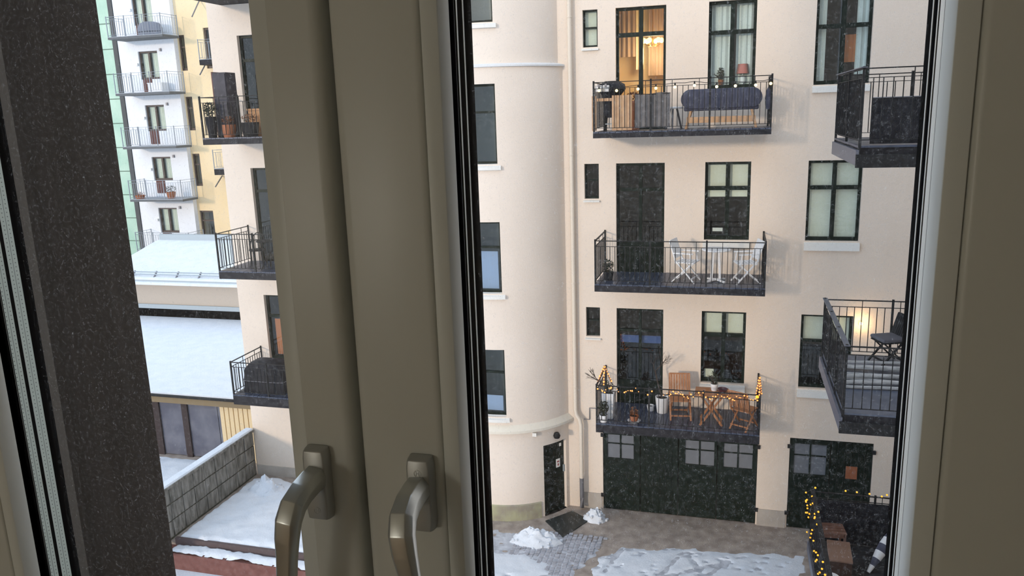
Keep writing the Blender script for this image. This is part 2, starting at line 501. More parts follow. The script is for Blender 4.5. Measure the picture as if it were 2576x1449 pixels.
def sash(name, label, gx0, gx1, sx0, sx1, handle_x, handle_tilt, hinge, spacers):
    gz0, gz1 = -.60, .58
    e = .0043
    bw = .0158
    r = thing(name, label, None, ((sx0+sx1)/2, .65, gz0-.075), kind='structure')
    zb, zt = gz0-.075, gz1+.075
    bx0, bx1, bz0, bz1 = gx0-e-bw, gx1+e+bw, gz0-e-bw, gz1+e+bw
    # stiles and rails with rounded room-side edges
    for (n, a) in (('stile', (sx0, bx0, zb, zt)), ('stile', (bx1, sx1, zb, zt)), ('rail', (bx0, bx1, zb, bz0)), ('rail', (bx0, bx1, bz1, zt))):
        if n == 'stile' and a[0] < -.2 and a[1] > -.45 and a[1] < 0:
            # meeting stile: a wide rounded edge towards the other casement
            prof = []
            c = .010
            if sx1 < 0:
                x0, x1, sg = a[1], a[0], -1
            else:
                x0, x1, sg = a[0], a[1], 1
            for q in range(7):
                t = math.pi/2*q/6
                prof.append((x0+sg*(c-c*math.cos(t)), YS+.009-.009*math.sin(t)))
            if sg > 0:
                for q in range(5):
                    t = math.pi/2*q/4
                    prof.append((x1-sg*(.006-.006*math.sin(t)), YS+.004-.004*math.cos(t)))
            else:
                prof.append((x1, YS))
            prof += [(x1, .70), (x0, .70)]
            obj(n, MB().prism([(x, y, a[2]) for x, y in prof], (0, 0, a[3]-a[2])), FRAME, r, smooth=True)
        else:
            box(n, a[0], a[1], YS, .700, a[2], a[3], FRAME, r, bevel=.006 if a[0] > .1 else .0035, seg=4)
    # glazing beads: flat room face, then a sloped face to the glass

    def bead(p0, p1, inward, g=.0006):
        p0 = Vector(p0); p1 = Vector(p1); inw = Vector(inward)
        prof = [(g, .001), (bw, .0), (bw+e, .016), (bw+e, .03), (g, .03)]
        ra = [p0+inw*a+Vector((0, YS+b, 0)) for a, b in prof]
        rb = [p1+inw*a+Vector((0, YS+b, 0)) for a, b in prof]
        obj('glazing_bead', MB().loft([ra, rb]), mat('daylit_frame_paint', (0.86, 0.88, 0.845), rough=.35, spec=.4), r, bevel=0.0006, seg=1)  # same paint as the frame, whitened: daylight on the beads put into the colour
    bead((bx0, 0, bz0), (bx0, 0, bz1), (1, 0, 0))
    bead((bx1, 0, bz0), (bx1, 0, bz1), (-1, 0, 0), .0002 if sx1 < 0 else .0006)
    bead((bx0, 0, bz0), (bx1, 0, bz0), (0, 0, 1))
    bead((bx0, 0, bz1), (bx1, 0, bz1), (0, 0, -1))
    # gaskets and spacers of the triple glazing, one run for each side
    for y0, y1, nm, mt in ((.632, .6440, 'gasket', GASKET), (.6442, .6552, 'spacer', spacer_mat('spacer_inner', .6497)), (.6552, .6598, 'gasket', GASKET),
                           (.6598, .6724, 'spacer', spacer_mat('spacer_outer', .6661)), (.6726, .6850, 'gasket', GASKET), (.685, .6995, 'outer_lip', BROWN2)):
        ins = 0.0 if nm != 'outer_lip' else -.003
        if nm == 'outer_lip' and spacers == 'black':
            mt = GASKET
        for (x0, x1, z0, z1) in ((gx0-.012, gx0+ins, gz0-.012, gz1+.012), (gx1-ins, gx1+.012, gz0-.012, gz1+.012), (gx0+ins, gx1-ins, gz0-.012, gz0+ins), (gx0+ins, gx1-ins, gz1-ins, gz1+.012)):
            if nm == 'spacer' and spacers == 'black':
                box(nm, x0, x1, y0, y1, z0, z1, GASKET, r)
                yc = (y0+y1)/2
                j = .0004
                a = [v+d for v, d in zip((x0, x1, z0, z1), (-j, j, -j, j))]
                box('spacer_seal', a[0], a[1], yc-.0016, yc+.0016, a[2], a[3], mat('pale_seal', (.80, .84, .82), rough=.4), r)
            else:
                box(nm, x0, x1, y0, y1, z0, z1, mt, r)
    for y, mt in ((.636, CLEAR), (.6555, CLEAR), (.679, DIRTY)):
        box('glass_pane', gx0-.010, gx1+.010, y, y+.004, gz0-.010, gz1+.010, mt, r)
    lever(r, handle_x, -.3355, handle_tilt)
    hx = hinge
    box('hinge', hx-.007, hx+.007, YS-.012, YS, -.415, -.385, GASKET, r, bevel=.003)
    return r


sash('window_1', 'pale window casement with perforated silver glazing spacers and steel handle', -.7532, -.4020, -.822, -.3345, -.3700, math.radians(9), -.815, 'pale')
sash('window_2', 'pale window casement with black glazing spacers and steel handle', -.2249, .1376, -.3265, .258, -.2655, math.radians(-6), .1935, 'black')
# cover strip between the two casements
box('trim_3', -.338, -.322, .665, .70, -.68, .66, FRAME, kind='structure')
box('trim_4', OX0-.05, OX1+.05, .45, .605, OZ0-.04, OZ0-.012, FRAME, kind='structure', bevel=.004)

# unseen lamp added behind the camera to light the frame and handles
LX, LY = -1.52, -2.0
lamp = thing('added_lamp', 'unseen added lamp with a white fabric shade, lighting the window frame', 'lamp', (LX, LY, RZ0))
obj('base', MB().lathe([(.14, 0), (.14, .02), (.03, .035)], (LX, LY, RZ0), 20), STEELD, lamp, smooth=True)
obj('pole', MB().tube([(LX, LY, RZ0+.03), (LX, LY, -.42)], .012, 8), STEELD, lamp, smooth=True)
shd = MB()
shd.lathe([(.20, 0), (.14, .28), (.138, .28), (.198, 0)], (LX, LY, -.50), 24)
obj('shade', shd, mat('lamp_fabric', (.9, .85, .75), emit=(1.0, .90, .72), estr=1.2), lamp, smooth=True)
obj('lamp_bulb', MB().ball((LX, LY, -.40), .03, 10), BULB, lamp, smooth=True)
lt = bpy.data.lights.new('added_lamp_light', 'POINT')
lt.energy = 8.6
lt.color = (1.0, .95, .85)
lt.shadow_soft_size = .22
lo = bpy.data.objects.new('added_lamp_light', lt)
C.objects.link(lo)
lo.parent = lamp
lo.location = (0.0, .24, 1.18)

# ------------------------------------------------------------------ courtyard ground
G = -9.8
LOW = -10.33
YE = 14.35
gr = thing('courtyard_ground', 'wet gravel and granite sett paving of the courtyard', None, (-3, 20, G), kind='structure')
box('gravel', -40, 14, YE, 60, G-.3, G, GRAVEL, gr)
box('lower_yard', -40, 14, -30, YE-.35, LOW-.3, LOW, SNOW, gr)
box('wall_retaining', -13.2, -8, YE-.36, YE-.01, LOW, G-.12, REDB, kind='structure', label='red brown timber retaining edge under the snow')
sett = None
for i in range(24):
    for j in range(17):
        x = -5.0+i*.118
        y = 14.9+j*.112+(.03 if i % 2 else 0)
        keep = (x > -4.75 + (y-14.9)*.10) and (x < -2.6-(16.6-y)*.35) and y < 16.62
        if not keep or random.random() < .04:
            continue
        if sett is None:
            sett = box('paving_sett', x-.05, x+.05, y-.047, y+.047, G+.004, G+.022, PAVE, gr, bevel=.008, seg=1)
            sx, sy = x, y
        else:
            c = dup(sett, (x-sx+random.uniform(-.006, .006), y-sy+random.uniform(-.006, .006), random.uniform(-.006, .003)))
            c.rotation_euler = (0, 0, random.uniform(-.07, .07))


def seg_d(px, py, a, b):
    dx, dy = b[0]-a[0], b[1]-a[1]
    t = max(0, min(1, ((px-a[0])*dx+(py-a[1])*dy)/(dx*dx+dy*dy+1e-9)))
    return math.hypot(px-a[0]-t*dx, py-a[1]-t*dy)


def inside(px, py, poly):
    c = False
    for i in range(len(poly)):
        a, b = poly[i], poly[i-1]
        if (a[1] > py) != (b[1] > py) and px < (b[0]-a[0])*(py-a[1])/(b[1]-a[1])+a[0]:
            c = not c
    return c


def snow_field(name, label, poly, base, depth, res, tracks=(), rough=.02, dents=0, group=None, edge=.22, m=None):
    x0 = min(p[0] for p in poly); x1 = max(p[0] for p in poly); y0 = min(p[1] for p in poly); y1 = max(p[1] for p in poly)
    nx = int((x1-x0)/res)+1; ny = int((y1-y0)/res)+1
    dn = [(random.uniform(x0, x1), random.uniform(y0, y1), random.uniform(.05, .11)) for _ in range(dents)]
    hs = {}
    for i in range(nx+1):
        for j in range(ny+1):
            x, y = x0+i*res, y0+j*res
            d = min(seg_d(x, y, poly[k], poly[k-1]) for k in range(len(poly)))
            if not inside(x, y, poly):
                d = -d
            d += .10*noise.noise(Vector((x*2.3, y*2.3, 1.0)))+.05*noise.noise(Vector((x*7, y*7, 3)))
            h = depth*max(-.6, min(1, d/edge))+rough*noise.noise(Vector((x*3.1, y*3.1, 7)))+rough*.5*noise.noise(Vector((x*11, y*11, 9)))
            for (a, b, wd) in tracks:
                t = seg_d(x, y, a, b)
                if t < wd:
                    h -= depth*1.5*(1-t/wd)**.5*(.75+.5*noise.noise(Vector((x*9, y*9, 5))))
            for (a, b, rr) in dn:
                t = math.hypot((x-a), (y-b)*1.7)
                if t < rr:
                    h -= depth*2.6*(1-t/rr)
            hs[i, j] = h
    mb = MB(); idx = {}
    for i in range(nx):
        for j in range(ny):
            q = [(i, j), (i+1, j), (i+1, j+1), (i, j+1)]
            if max(hs[k] for k in q) < -.004:
                continue
            for k in q:
                if k not in idx:
                    idx[k] = len(mb.v)
                    mb.v.append(Vector((x0+k[0]*res, y0+k[1]*res, base+max(-.02, hs[k]))))
            mb.f.append(tuple(idx[k] for k in q))
    return obj(name, mb, m or SNOW, smooth=True, label=label, cat='snow', kind='stuff', group=group)


def gp(*q):
    return [tuple(atz(x, y, G))[:2] for x, y in q]


pB = gp((1560, 1378), (1700, 1381), (1860, 1393), (2018, 1402))
pB += [(1.62, 14.4), (-2.6, 14.4)] + gp((1488, 1430), (1510, 1405))
tk = [(*gp((1660, 1449), (1715, 1392)), .10), (*gp((1690, 1449), (1830, 1415)), .10), (*gp((1830, 1415), (1780, 1449)), .09), (*gp((1730, 1392), (1770, 1449)), .08), (*gp((1520, 1440), (1560, 1385)), .10)]
tk += [((t[0][0]*2-t[1][0], t[0][1]*2-t[1][1]), t[0], .09) for t in tk[:2]]
snow_field('slush_patch', 'grey slush showing in the tyre tracks of the trodden snow', [(p[0], p[1]) for p in pB], G, .006, .08, rough=.004, m=SLUSH)
snow_field('courtyard_snow', 'trodden snow sheet with tyre tracks beside the garage gates', pB, G, .030, .045, tk, rough=.012, dents=120)
snow_field('slush_patch', 'grey slush between the granite setts by the snow heap', [(-5.6, 14.5), (-5.6, 16.35), (-4.2, 16.45), (-3.6, 16.6), (-2.7, 16.45), (-2.9, 15.6), (-3.2, 14.5)], G, .010, .06, rough=.008, dents=25, m=SLUSH)
pA = [(-6.6, 16.3)] + gp((1256, 1388), (1340, 1400), (1385, 1420), (1395, 1449)) + [(-4.4, 14.4), (-6.6, 14.4)]
snow_field('courtyard_snow', 'untouched snow patch at the foot of the round stair tower', pA, G, .04, .05, rough=.012, dents=4)
pL = [(-12.7, YE+.02), (-12.7, 17.6), (-11.9, 17.75), (-9.9, 16.9), (-8, 16.7), (-8, YE+.02)]
snow_field('courtyard_snow', 'smooth snow terrace below the mossy block wall', pL, G, .12, .06, rough=.03, dents=3, edge=.12)
pE = [(-12.65, YE-.34), (-12.65, YE-.02), (-8, YE-.02), (-8, YE-.34)]
snow_field('ledge_snow', 'narrow snow ledge along the red brown retaining edge', pE, G-.095, .06, .05, rough=.025, edge=.06)
box('kerb', -12.72, -8.0, YE-.02, YE+.06, G-.15, G+.07, mat('dark_kerb', (.10, .07, .07), rough=.8), kind='structure')
pG = [(-17.5, 16.2), (-17.5, 18.4), (-13.35, 18.4), (-13.3, 14.4), (-15, 14.4)]
snow_field('courtyard_snow', 'thin grey snow on the ground before the shed doors', pG, G, .02, .08, rough=.02, dents=20)


def heap(label, c, rx, ry, h, n=26):
    mb = MB()
    k = 14
    rings = []
    for i in range(k+1):
        t = i/k
        ring = []
        for j in range(n):
            a = 2*math.pi*j/n
            q = Vector((math.cos(a)*t*2.3+c[0]*3, math.sin(a)*t*2.3, h))
            wob = 1+.22*noise.noise(q)+.12*noise.noise(q*3.3)
            z = h*(1-t**1.7)*(1+.45*noise.noise(q*1.6)+.3*noise.noise(q*4))
            ring.append(Vector((c[0]+rx*max(t, .01)*wob*math.cos(a), c[1]+ry*max(t, .01)*wob*math.sin(a), G+max(z, 0)-(.01 if i == k else 0))))
        rings.append(ring)
    mb.loft(rings)
    for q in range(14):
        a = random.uniform(0, 6.28); t = random.uniform(.5, 1.05)
        mb.ball((c[0]+rx*t*math.cos(a), c[1]+ry*t*math.sin(a), G+h*(1-min(1, t)**1.7)+.02), random.uniform(.025, .055), 6)
    return obj('snow_heap', mb, SNOW, smooth=True, label=label, cat='snow heap', kind='thing')


hp = atz(1350, 1362, G); heap('wide shovelled snow heap below the round stair tower', hp, .62, .34, .30)
hp = atz(1497, 1308, G); heap('small lumpy snow heap beside the drainpipe', hp, .29, .20, .27)
hp = atz(672, 1240, G); heap('ragged snow heap at the end of the block wall', hp, .58, .42, .38)

# ------------------------------------------------------------------ main building across the yard
YF = 18.0
B = thing('apartment_building', 'cream rendered apartment house with round stair tower and dark green windows', 'building', (-5, YF, G))
OPEN = []


def wall_sheet(name, x0, x1, z0, z1, holes, Y, m, parent, depth=.16, body=6.0):
    xs = sorted({x0, x1, *[h[0] for h in holes], *[h[1] for h in holes]})
    zs = sorted({z0, z1, *[h[2] for h in holes], *[h[3] for h in holes]})
    mb = MB()
    for i in range(len(xs)-1):
        for j in range(len(zs)-1):
            cx, cz = (xs[i]+xs[i+1])/2, (zs[j]+zs[j+1])/2
            if any(h[0] < cx < h[1] and h[2] < cz < h[3] for h in holes):
                continue
            mb.add([(xs[i], Y, zs[j]), (xs[i+1], Y, zs[j]), (xs[i+1], Y, zs[j+1]), (xs[i], Y, zs[j+1])], [(0, 1, 2, 3)])
    for a, b, c, d in holes:
        for p, q in (((a, c), (a, d)), ((b, c), (b, d)), ((a, c), (b, c)), ((a, d), (b, d))):
            mb.add([(p[0], Y, p[1]), (q[0], Y, q[1]), (q[0], Y+depth, q[1]), (p[0], Y+depth, p[1])], [(0, 1, 2, 3)])
    # sides and top give the sheet its body
    mb.add([(x0, Y, z0), (x0, Y+body, z0), (x0, Y+body, z1), (x0, Y, z1)], [(0, 1, 2, 3)])
    mb.add([(x1, Y, z0), (x1, Y+body, z0), (x1, Y+body, z1), (x1, Y, z1)], [(0, 1, 2, 3)])
    mb.add([(x0, Y, z1), (x1, Y, z1), (x1, Y+body, z1), (x0, Y+body, z1)], [(0, 1, 2, 3)])
    mb.add([(x0, Y+body, z0), (x1, Y+body, z0), (x1, Y+body, z1), (x0, Y+body, z1)], [(0, 1, 2, 3)])
    me = bpy.data.meshes.new(name)
    me.from_pydata([v-OFF[parent.name] for v in mb.v], [], mb.f)
    me.materials.append(m)
    o = bpy.data.objects.new(name, me)
    C.objects.link(o)
    o.parent = parent
    OFF[o.name] = OFF[parent.name]
    return o


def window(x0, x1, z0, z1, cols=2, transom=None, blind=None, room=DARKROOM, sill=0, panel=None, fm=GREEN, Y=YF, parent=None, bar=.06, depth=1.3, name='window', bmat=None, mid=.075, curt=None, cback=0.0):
    """frame (one mesh), panes and blinds as sub-parts; transom / panel: heights"""
    P = parent or B
    f = MB()
    ya, yb = Y+.10, Y+.17
    f.box(x0, x0+bar, ya, yb, z0, z1).box(x1-bar, x1, ya, yb, z0, z1)
    f.box(x0+bar, x1-bar, ya, yb, z1-bar, z1).box(x0+bar, x1-bar, ya, yb, z0, z0+bar*1.3)
    iz0, iz1 = z0+bar*1.3, z1-bar
    if panel:
        f.box(x0+bar, x1-bar, ya+.01, yb, z0+bar*1.3, panel)
        iz0 = panel
    zsplit = [iz0, iz1]
    if transom:
        f.box(x0+bar, x1-bar, ya-.01, yb, transom-mid/2, transom+mid/2)
        zsplit = [iz0, transom-mid/2, transom+mid/2, iz1]
    xs = [x0+bar, x1-bar]
    if cols == 2:
        c = (x0+x1)/2
        f.box(c-mid/2, c+mid/2, ya-.015, yb, iz0, iz1)
        xs = [x0+bar, c-mid/2, c+mid/2, x1-bar]
    W = obj(name, f, fm, P)
    for i in range(0, len(xs), 2):
        for j in range(0, len(zsplit), 2):
            box('pane', xs[i], xs[i+1], ya+.03, ya+.036, zsplit[j], zsplit[j+1], PANE, W)
    rm = MB()
    d = depth
    e = .002
    a0, a1, b0, b1 = x0+e, x1-e, z0+e, z1-e
    y2 = yb+.001
    A0, A1, B0, B1 = x0-.25, x1+.25, z0-.15, z1+.15
    ring0 = [(a0, y2, b0), (a1, y2, b0), (a1, y2, b1), (a0, y2, b1)]
    ring1 = [(A0, y2+.05, B0), (A1, y2+.05, B0), (A1, y2+.05, B1), (A0, y2+.05, B1)]
    ring2 = [(A0, y2+d, B0), (A1, y2+d, B0), (A1, y2+d, B1), (A0, y2+d, B1)]
    rm.add(ring0+ring1+ring2, [(0, 1, 5, 4), (1, 2, 6, 5), (2, 3, 7, 6), (3, 0, 4, 7), (4, 5, 9, 8), (5, 6, 10, 9), (6, 7, 11, 10), (7, 4, 8, 11), (8, 9, 10, 11)])
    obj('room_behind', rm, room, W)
    for bl in (blind or []):
        bx0, bx1, bz0, bz1 = bl[:4]
        box('blind', bx0, bx1, yb+.02, yb+.028, bz0, bz1, (bl[4] if len(bl) > 4 else (bmat or BLIND)), W)
    for (cx0, cx1, cz0, cz1, cm) in (curt or []):
        mb = MB()
        n = max(4, int((cx1-cx0)/.03))
        top = []; bot = []
        for i in range(n+1):
            x = cx0+(cx1-cx0)*i/n
            yy = yb+.09+cback+.02*math.sin(i*1.7)
            top.append((x, yy, cz1)); bot.append((x, yy, cz0))
        mb.add(top+bot, [(i, i+1, n+2+i, n+1+i) for i in range(n)])
        mb.add([(p[0], p[1]+.006, p[2]) for p in top+bot], [(i, i+1, n+2+i, n+1+i) for i in range(n)])
        obj('curtain', mb, cm, W, smooth=True)
    if sill:
        s = MB()
        s.add([(x0-.02, Y+.10, z0), (x1+.02, Y+.10, z0), (x1+.02, Y-.07, z0-.05), (x0-.02, Y-.07, z0-.05), (x0-.02, Y+.10, z0-sill), (x1+.02, Y+.10, z0-sill), (x1+.02, Y-.07, z0-sill), (x0-.02, Y-.07, z0-sill)],
              [(0, 1, 2, 3), (4, 7, 6, 5), (0, 4, 5, 1), (1, 5, 6, 2), (2, 6, 7, 3), (3, 7, 4, 0)])
        obj('sill', s, WHITE, W)
    return W


def hole(*a):
    OPEN.append(a)
    return a


ZT = (2.15, -1.20, -4.58)
# narrow windows beside the drainpipe
for z1, z0, bl in ((2.15, 1.36, [(-3.29, -2.98, 1.37, 2.14)]), (-1.20, -2.0, None), (-4.58, -5.30, None)):
    h = hole(-3.30, -2.965, z0, z1)
    window(*h, cols=1, transom=(z0+z1)/2+.02, blind=bl, sill=.07, bar=.035, mid=.035)
# balcony doors
h = hole(-2.57, -1.48, -.50, 2.15)
W1 = window(*h, cols=2, transom=1.58, room=WARMROOM, panel=-.05, depth=1.6, mid=.09,
            curt=[(-2.80, -2.30, 1.2, 2.25, BCURT), (-2.29, -2.10, .9, 2.25, WCURT), (-2.0, -1.25, .75, 2.25, BCURT)], cback=1.2)
h = hole(-2.57, -1.48, -3.75, -1.20)
window(*h, cols=2, transom=-1.80, panel=-3.0, mid=.07)
h = hole(-2.57, -1.48, -7.05, -4.58)
window(*h, cols=2, transom=-5.13, panel=-6.38, mid=.06, blind=[(-2.50, -2.04, -5.46, -5.28, BLUEBAND), (-2.0, -1.54, -5.46, -5.28, BLUEBAND)])  # with a plain blue band across each door leaf
# four-light windows over the balconies
h = hole(-.59, .385, .36, 2.15)
window(*h, transom=1.52, room=MIDROOM, sill=.10, mid=.085, curt=[(-.54, -.06, .40, 2.1, CURT), (-.02, .34, .40, 2.1, CURT)])
h = hole(-.60, .37, -2.93, -1.20)
window(*h, transom=-1.78, sill=.16, mid=.085, blind=[(-.54, -.16, -1.98, -1.26), (-.07, .31, -1.98, -1.26), (-.42, -.20, -2.76, -2.68, PAPER)])
h = hole(-.61, .37, -6.30, -4.58)
window(*h, transom=-5.16, sill=.20, mid=.085, blind=[(-.55, -.16, -5.22, -4.64), (-.07, .31, -5.22, -4.64), (-.53, -.32, -6.22, -6.02, BLIND)])
# right column
h = hole(1.555, 2.63, .36, 2.35)
window(*h, transom=1.52, sill=.16, mid=.085, curt=[(1.60, 1.78, .4, 2.3, CURT), (2.36, 2.59, .55, 2.3, CURT), (2.14, 2.36, .80, 1.35, ORNG)])
h = hole(1.54, 2.62, -2.93, -1.20)
window(*h, transom=-1.78, sill=.20, mid=.085, blind=[(1.59, 2.04, -2.86, -1.25), (2.12, 2.57, -2.86, -1.25)])
h = hole(1.545, 2.62, -6.30, -4.58)
window(*h, cols=2, transom=-5.20, sill=.20, mid=.05, blind=[(1.60, 2.05, -5.18, -4.63), (2.11, 2.57, -5.18, -4.63)])
# left end of the same front, past the tower
LW = []
for i, (z0, z1) in enumerate(((.36, 2.10), (-2.93, -1.18), (-6.35, -4.55))):
    h = hole(-12.05, -11.0, z0-(.0 if i == 2 else .85), z1)
    window(*h, transom=z1-.6, mid=.07, sill=.18 if i == 2 else 0, blind=[(-11.90, -11.1, z0+.1, z0+1.1, ORNG)] if i == 2 else None)

# garage gates
def gate(x0, x1, z1, lights, nleaf, lamp_panel=None):
    hole(x0, x1, G-.02, z1)
    y = YF+.03
    n = nleaf
    lw = (x1-x0)/n
    first = None
    for k in range(n):
        a, b = x0+k*lw+.012, x0+(k+1)*lw-.012
        hs = [L for L in lights if a < (L[0]+L[1])/2 < b]
        g = MB()
        xs = sorted({a, b, *[v for L in hs for v in L[:2]]})
        zs = sorted({G+.02, z1-.02, *[v for L in hs for v in L[2:4]]})
        for i in range(len(xs)-1):
            for j in range(len(zs)-1):
                cx, cz = (xs[i]+xs[i+1])/2, (zs[j]+zs[j+1])/2
                if not any(L[0] < cx < L[1] and L[2] < cz < L[3] for L in hs):
                    g.box(xs[i], xs[i+1], y, y+.06, zs[j], zs[j+1])
        # upright boards proud of the leaf
        nb = max(3, int(lw/.14))
        for q in range(1, nb):
            xx = a+(b-a)*q/nb
            if not any(L[0]-.02 < xx < L[1]+.02 for L in hs):
                g.box(xx-.006, xx+.006, y-.012, y, G+.03, z1-.06)
        leaf = obj('gate_leaf', g, GREEN, B)
        for L in hs:
            mx, mz = (L[0]+L[1])/2, L[2]+(L[3]-L[2])*.62
            bb = MB().box(mx-.018, mx+.018, y+.01, y+.05, L[2], L[3]).box(L[0], L[1], y+.012, y+.048, mz-.015, mz+.015)
            obj('glazing_bar', bb, GREEN, leaf)
            for (p, q) in ((L[0], mx-.018), (mx+.018, L[1])):
                for (r, s) in ((L[2], mz-.015), (mz+.015, L[3])):
                    box('pane', p, q, y+.03, y+.036, r, s, mat('frosted_pane', (.17, .185, .21), rough=.3, spec=.3), leaf)
        for zz in (G+.35, z1-.25):
            if k in (0, n-1):
                xx = x0-.05 if k == 0 else x1-.03
                box('hinge', xx, xx+.08, YF-.035, YF-.005, zz, zz+.09, IRON, leaf)
    return


def zy(px, py):
    p = aty(px, py, YF+.03)
    return p.x, p.z


def light(ax, ay, bx, by):
    a = zy(ax, ay); b = zy(bx, by)
    return (a[0], b[0], b[1], a[1])


gate(-2.92, .73, -7.60, [light(1528, 1092, 1594, 1156), light(1724, 1107, 1796, 1173), light(1821, 1115, 1892, 1181)], 4)
gate(1.43, 3.21, -7.52, [light(1999, 1115, 2076, 1197)], 2)
box('notice', 2.66, 2.90, YF+.0, YF+.02, -8.42, -8.12, mat('rusty_notice', (.30, .10, .04), rough=.8), B)

# the flat front with its openings
wall_sheet('front_wall', -12.84, 6.0, -10.8, 7.5, OPEN, YF, CREAM, B)
box('plinth', .76, 1.40, YF-.03, YF, G, G+.42, PLINTH2, B)
box('plinth', -3.42, -2.95, YF-.03, YF, G, G+.42, PLINTH2, B)
box('plinth', -12.80, -8.0, YF-.04, YF, G, G+.28, PLINTH2, B)

# stair tower
TC = Vector((-5.5, 18.75))


def tp(ang, r, z):
    a = math.radians(ang)
    return Vector((TC.x+r*math.sin(a), TC.y-r*math.cos(a), z))


def tower_part(name, r, z0, z1, holes, m, a0=-90, a1=74):
    angs = sorted({*range(a0, a1+1, 4), a1, *[h[0] for h in holes], *[h[1] for h in holes]})
    zs = sorted({z0, z1, *[h[2] for h in holes], *[h[3] for h in holes]})
    mb = MB()
    for i in range(len(angs)-1):
        for j in range(len(zs)-1):
            ca, cz = (angs[i]+angs[i+1])/2, (zs[j]+zs[j+1])/2
            if any(h[0] < ca < h[1] and h[2] < cz < h[3] for h in holes):
                continue
            mb.add([tp(angs[i], r, zs[j]), tp(angs[i+1], r, zs[j]), tp(angs[i+1], r, zs[j+1]), tp(angs[i], r, zs[j+1])], [(0, 1, 2, 3)])
    for (a, b, c, d) in holes:
        for p, q in (((a, c), (a, d)), ((b, c), (b, d))):
            mb.add([tp(p[0], r, p[1]), tp(q[0], r, q[1]), tp(q[0], r-.16, q[1]), tp(p[0], r-.16, p[1])], [(0, 1, 2, 3)])
        sub = [x for x in angs if a <= x <= b]
        for zz in (c, d):
            for i in range(len(sub)-1):
                mb.add([tp(sub[i], r, zz), tp(sub[i+1], r, zz), tp(sub[i+1], r-.16, zz), tp(sub[i], r-.16, zz)], [(0, 1, 2, 3)])
    vs = {}
    v2 = []; f2 = []
    for f in mb.f:
        ff = []
        for i in f:
            key = tuple(round(c, 4) for c in mb.v[i])
            if key not in vs:
                vs[key] = len(v2); v2.append(mb.v[i])
            ff.append(vs[key])
        f2.append(tuple(ff))
    mb.v, mb.f = v2, f2
    return obj(name, mb, m, B, smooth=True)


TW = [(-13.8, 13.8, -1.11, .63), (-13.8, 13.8, -4.06, -2.40), (-13.8, 13.8, -7.08, -5.41)]
T0 = tower_part('tower_wall', 1.88, -7.36, 1.0, TW, CREAM2)
tower_part('tower_wall', 1.79, 1.0, 7.5, [(-13.8, 13.8, 1.92, 3.7)], CREAM2)
tower_part('tower_wall', 1.875, G-.3, -7.36, [(41, 63, G, -7.93)], CREAM2)
rg = []
for r, z in ((1.85, .98), (1.93, .985), (1.93, 1.02), (1.78, 1.06)):
    rg.append([tp(a, r, z) for a in range(-90, 77, 4)])


def strip(name, rings, m):
    mb = MB()
    n = len(rings[0])
    for i in range(len(rings)-1):
        for k in range(n-1):
            mb.add([rings[i][k], rings[i][k+1], rings[i+1][k+1], rings[i+1][k]], [(0, 1, 2, 3)])
    return obj(name, mb, m, B)


strip('string_course', rg, mat('snowy_ledge', (.74, .76, .78), rough=.8))
strip('drip_course', [[tp(a, r, z) for a in range(-90, 77, 4)] for r, z in ((1.86, -7.48), (2.00, -7.47), (2.00, -7.41), (1.87, -7.28))], mat('pale_ledge', (.78, .73, .63), rough=.7))
strip('tower_plinth', [[tp(a, r, z) for a in range(-90, 40, 4)] for r, z in ((1.90, G-.2), (1.90, G+.40), (1.86, G+.44))], PLINTH)
for (a, b, c, d) in TW+[(-13.8, 13.8, 1.92, 3.7)]:
    r = (1.88 if c < 1 else 1.79)-.13
    p, q = tp(a-.6, r, c), tp(b+.6, r, c)
    f = MB()
    x0, x1, yy = p.x, q.x, p.y
    f.box(x0, x0+.05, yy, yy+.06, c, d).box(x1-.05, x1, yy, yy+.06, c, d).box(x0+.05, x1-.05, yy, yy+.06, d-.05, d).box(x0+.05, x1-.05, yy, yy+.06, c, c+.06)
    tz = d-.60
    f.box(x0+.05, x1-.05, yy-.01, yy+.06, tz-.025, tz+.025)
    W = obj('stair_window', f, GREEN, B)
    for (s, t) in ((c+.06, tz-.025), (tz+.025, d-.05)):
        box('pane', x0+.05, x1-.05, yy+.02, yy+.026, s, t, PANE, W)
    rmb = MB().add([(x0, yy+.07, c), (x1, yy+.07, c), (x1, yy+.07, d), (x0, yy+.07, d), (x0, yy+.9, c), (x1, yy+.9, c), (x1, yy+.9, d), (x0, yy+.9, d)],
                   [(0, 1, 5, 4), (1, 2, 6, 5), (2, 3, 7, 6), (3, 0, 4, 7), (4, 5, 6, 7)])
    obj('room_behind', rmb, mat('stair_hall', (.16, .17, .16), rough=.9), W)
    if c < -3:
        box('blind', x0+.05, x1-.12, yy+.09, yy+.10, c+.07, c+(.95 if c > -5 else .45), mat('pale_blue_blind', (.30, .38, .58), rough=.9), W)
    sl = [[tp(k, rr, zz) for k in range(-16, 17, 4)] for rr, zz in ((r+.02, c+.01), (r+.20, c-.05), (r+.20, c-.12), (r+.06, c-.12))]
    mb = MB()
    for i in range(3):
        for k in range(8):
            mb.add([sl[i][k], sl[i][k+1], sl[i+1][k+1], sl[i+1][k]], [(0, 1, 2, 3)])
    for e in (0, 8):
        mb.add([sl[i][e] for i in range(4)], [(0, 1, 2, 3)])
    obj('sill', mb, WHITE, W)
# entrance door in the tower
p, q = tp(41, 1.80, G), tp(63, 1.80, G)
d3 = MB().prism([p, q, q+Vector((0, 0, 1.87)), p+Vector((0, 0, 1.87))], (-.05, .06, 0))
TD = obj('entrance_door', d3, GREEN, B)
dd = (q-p).normalized(); nn = Vector((dd.y, -dd.x, 0))


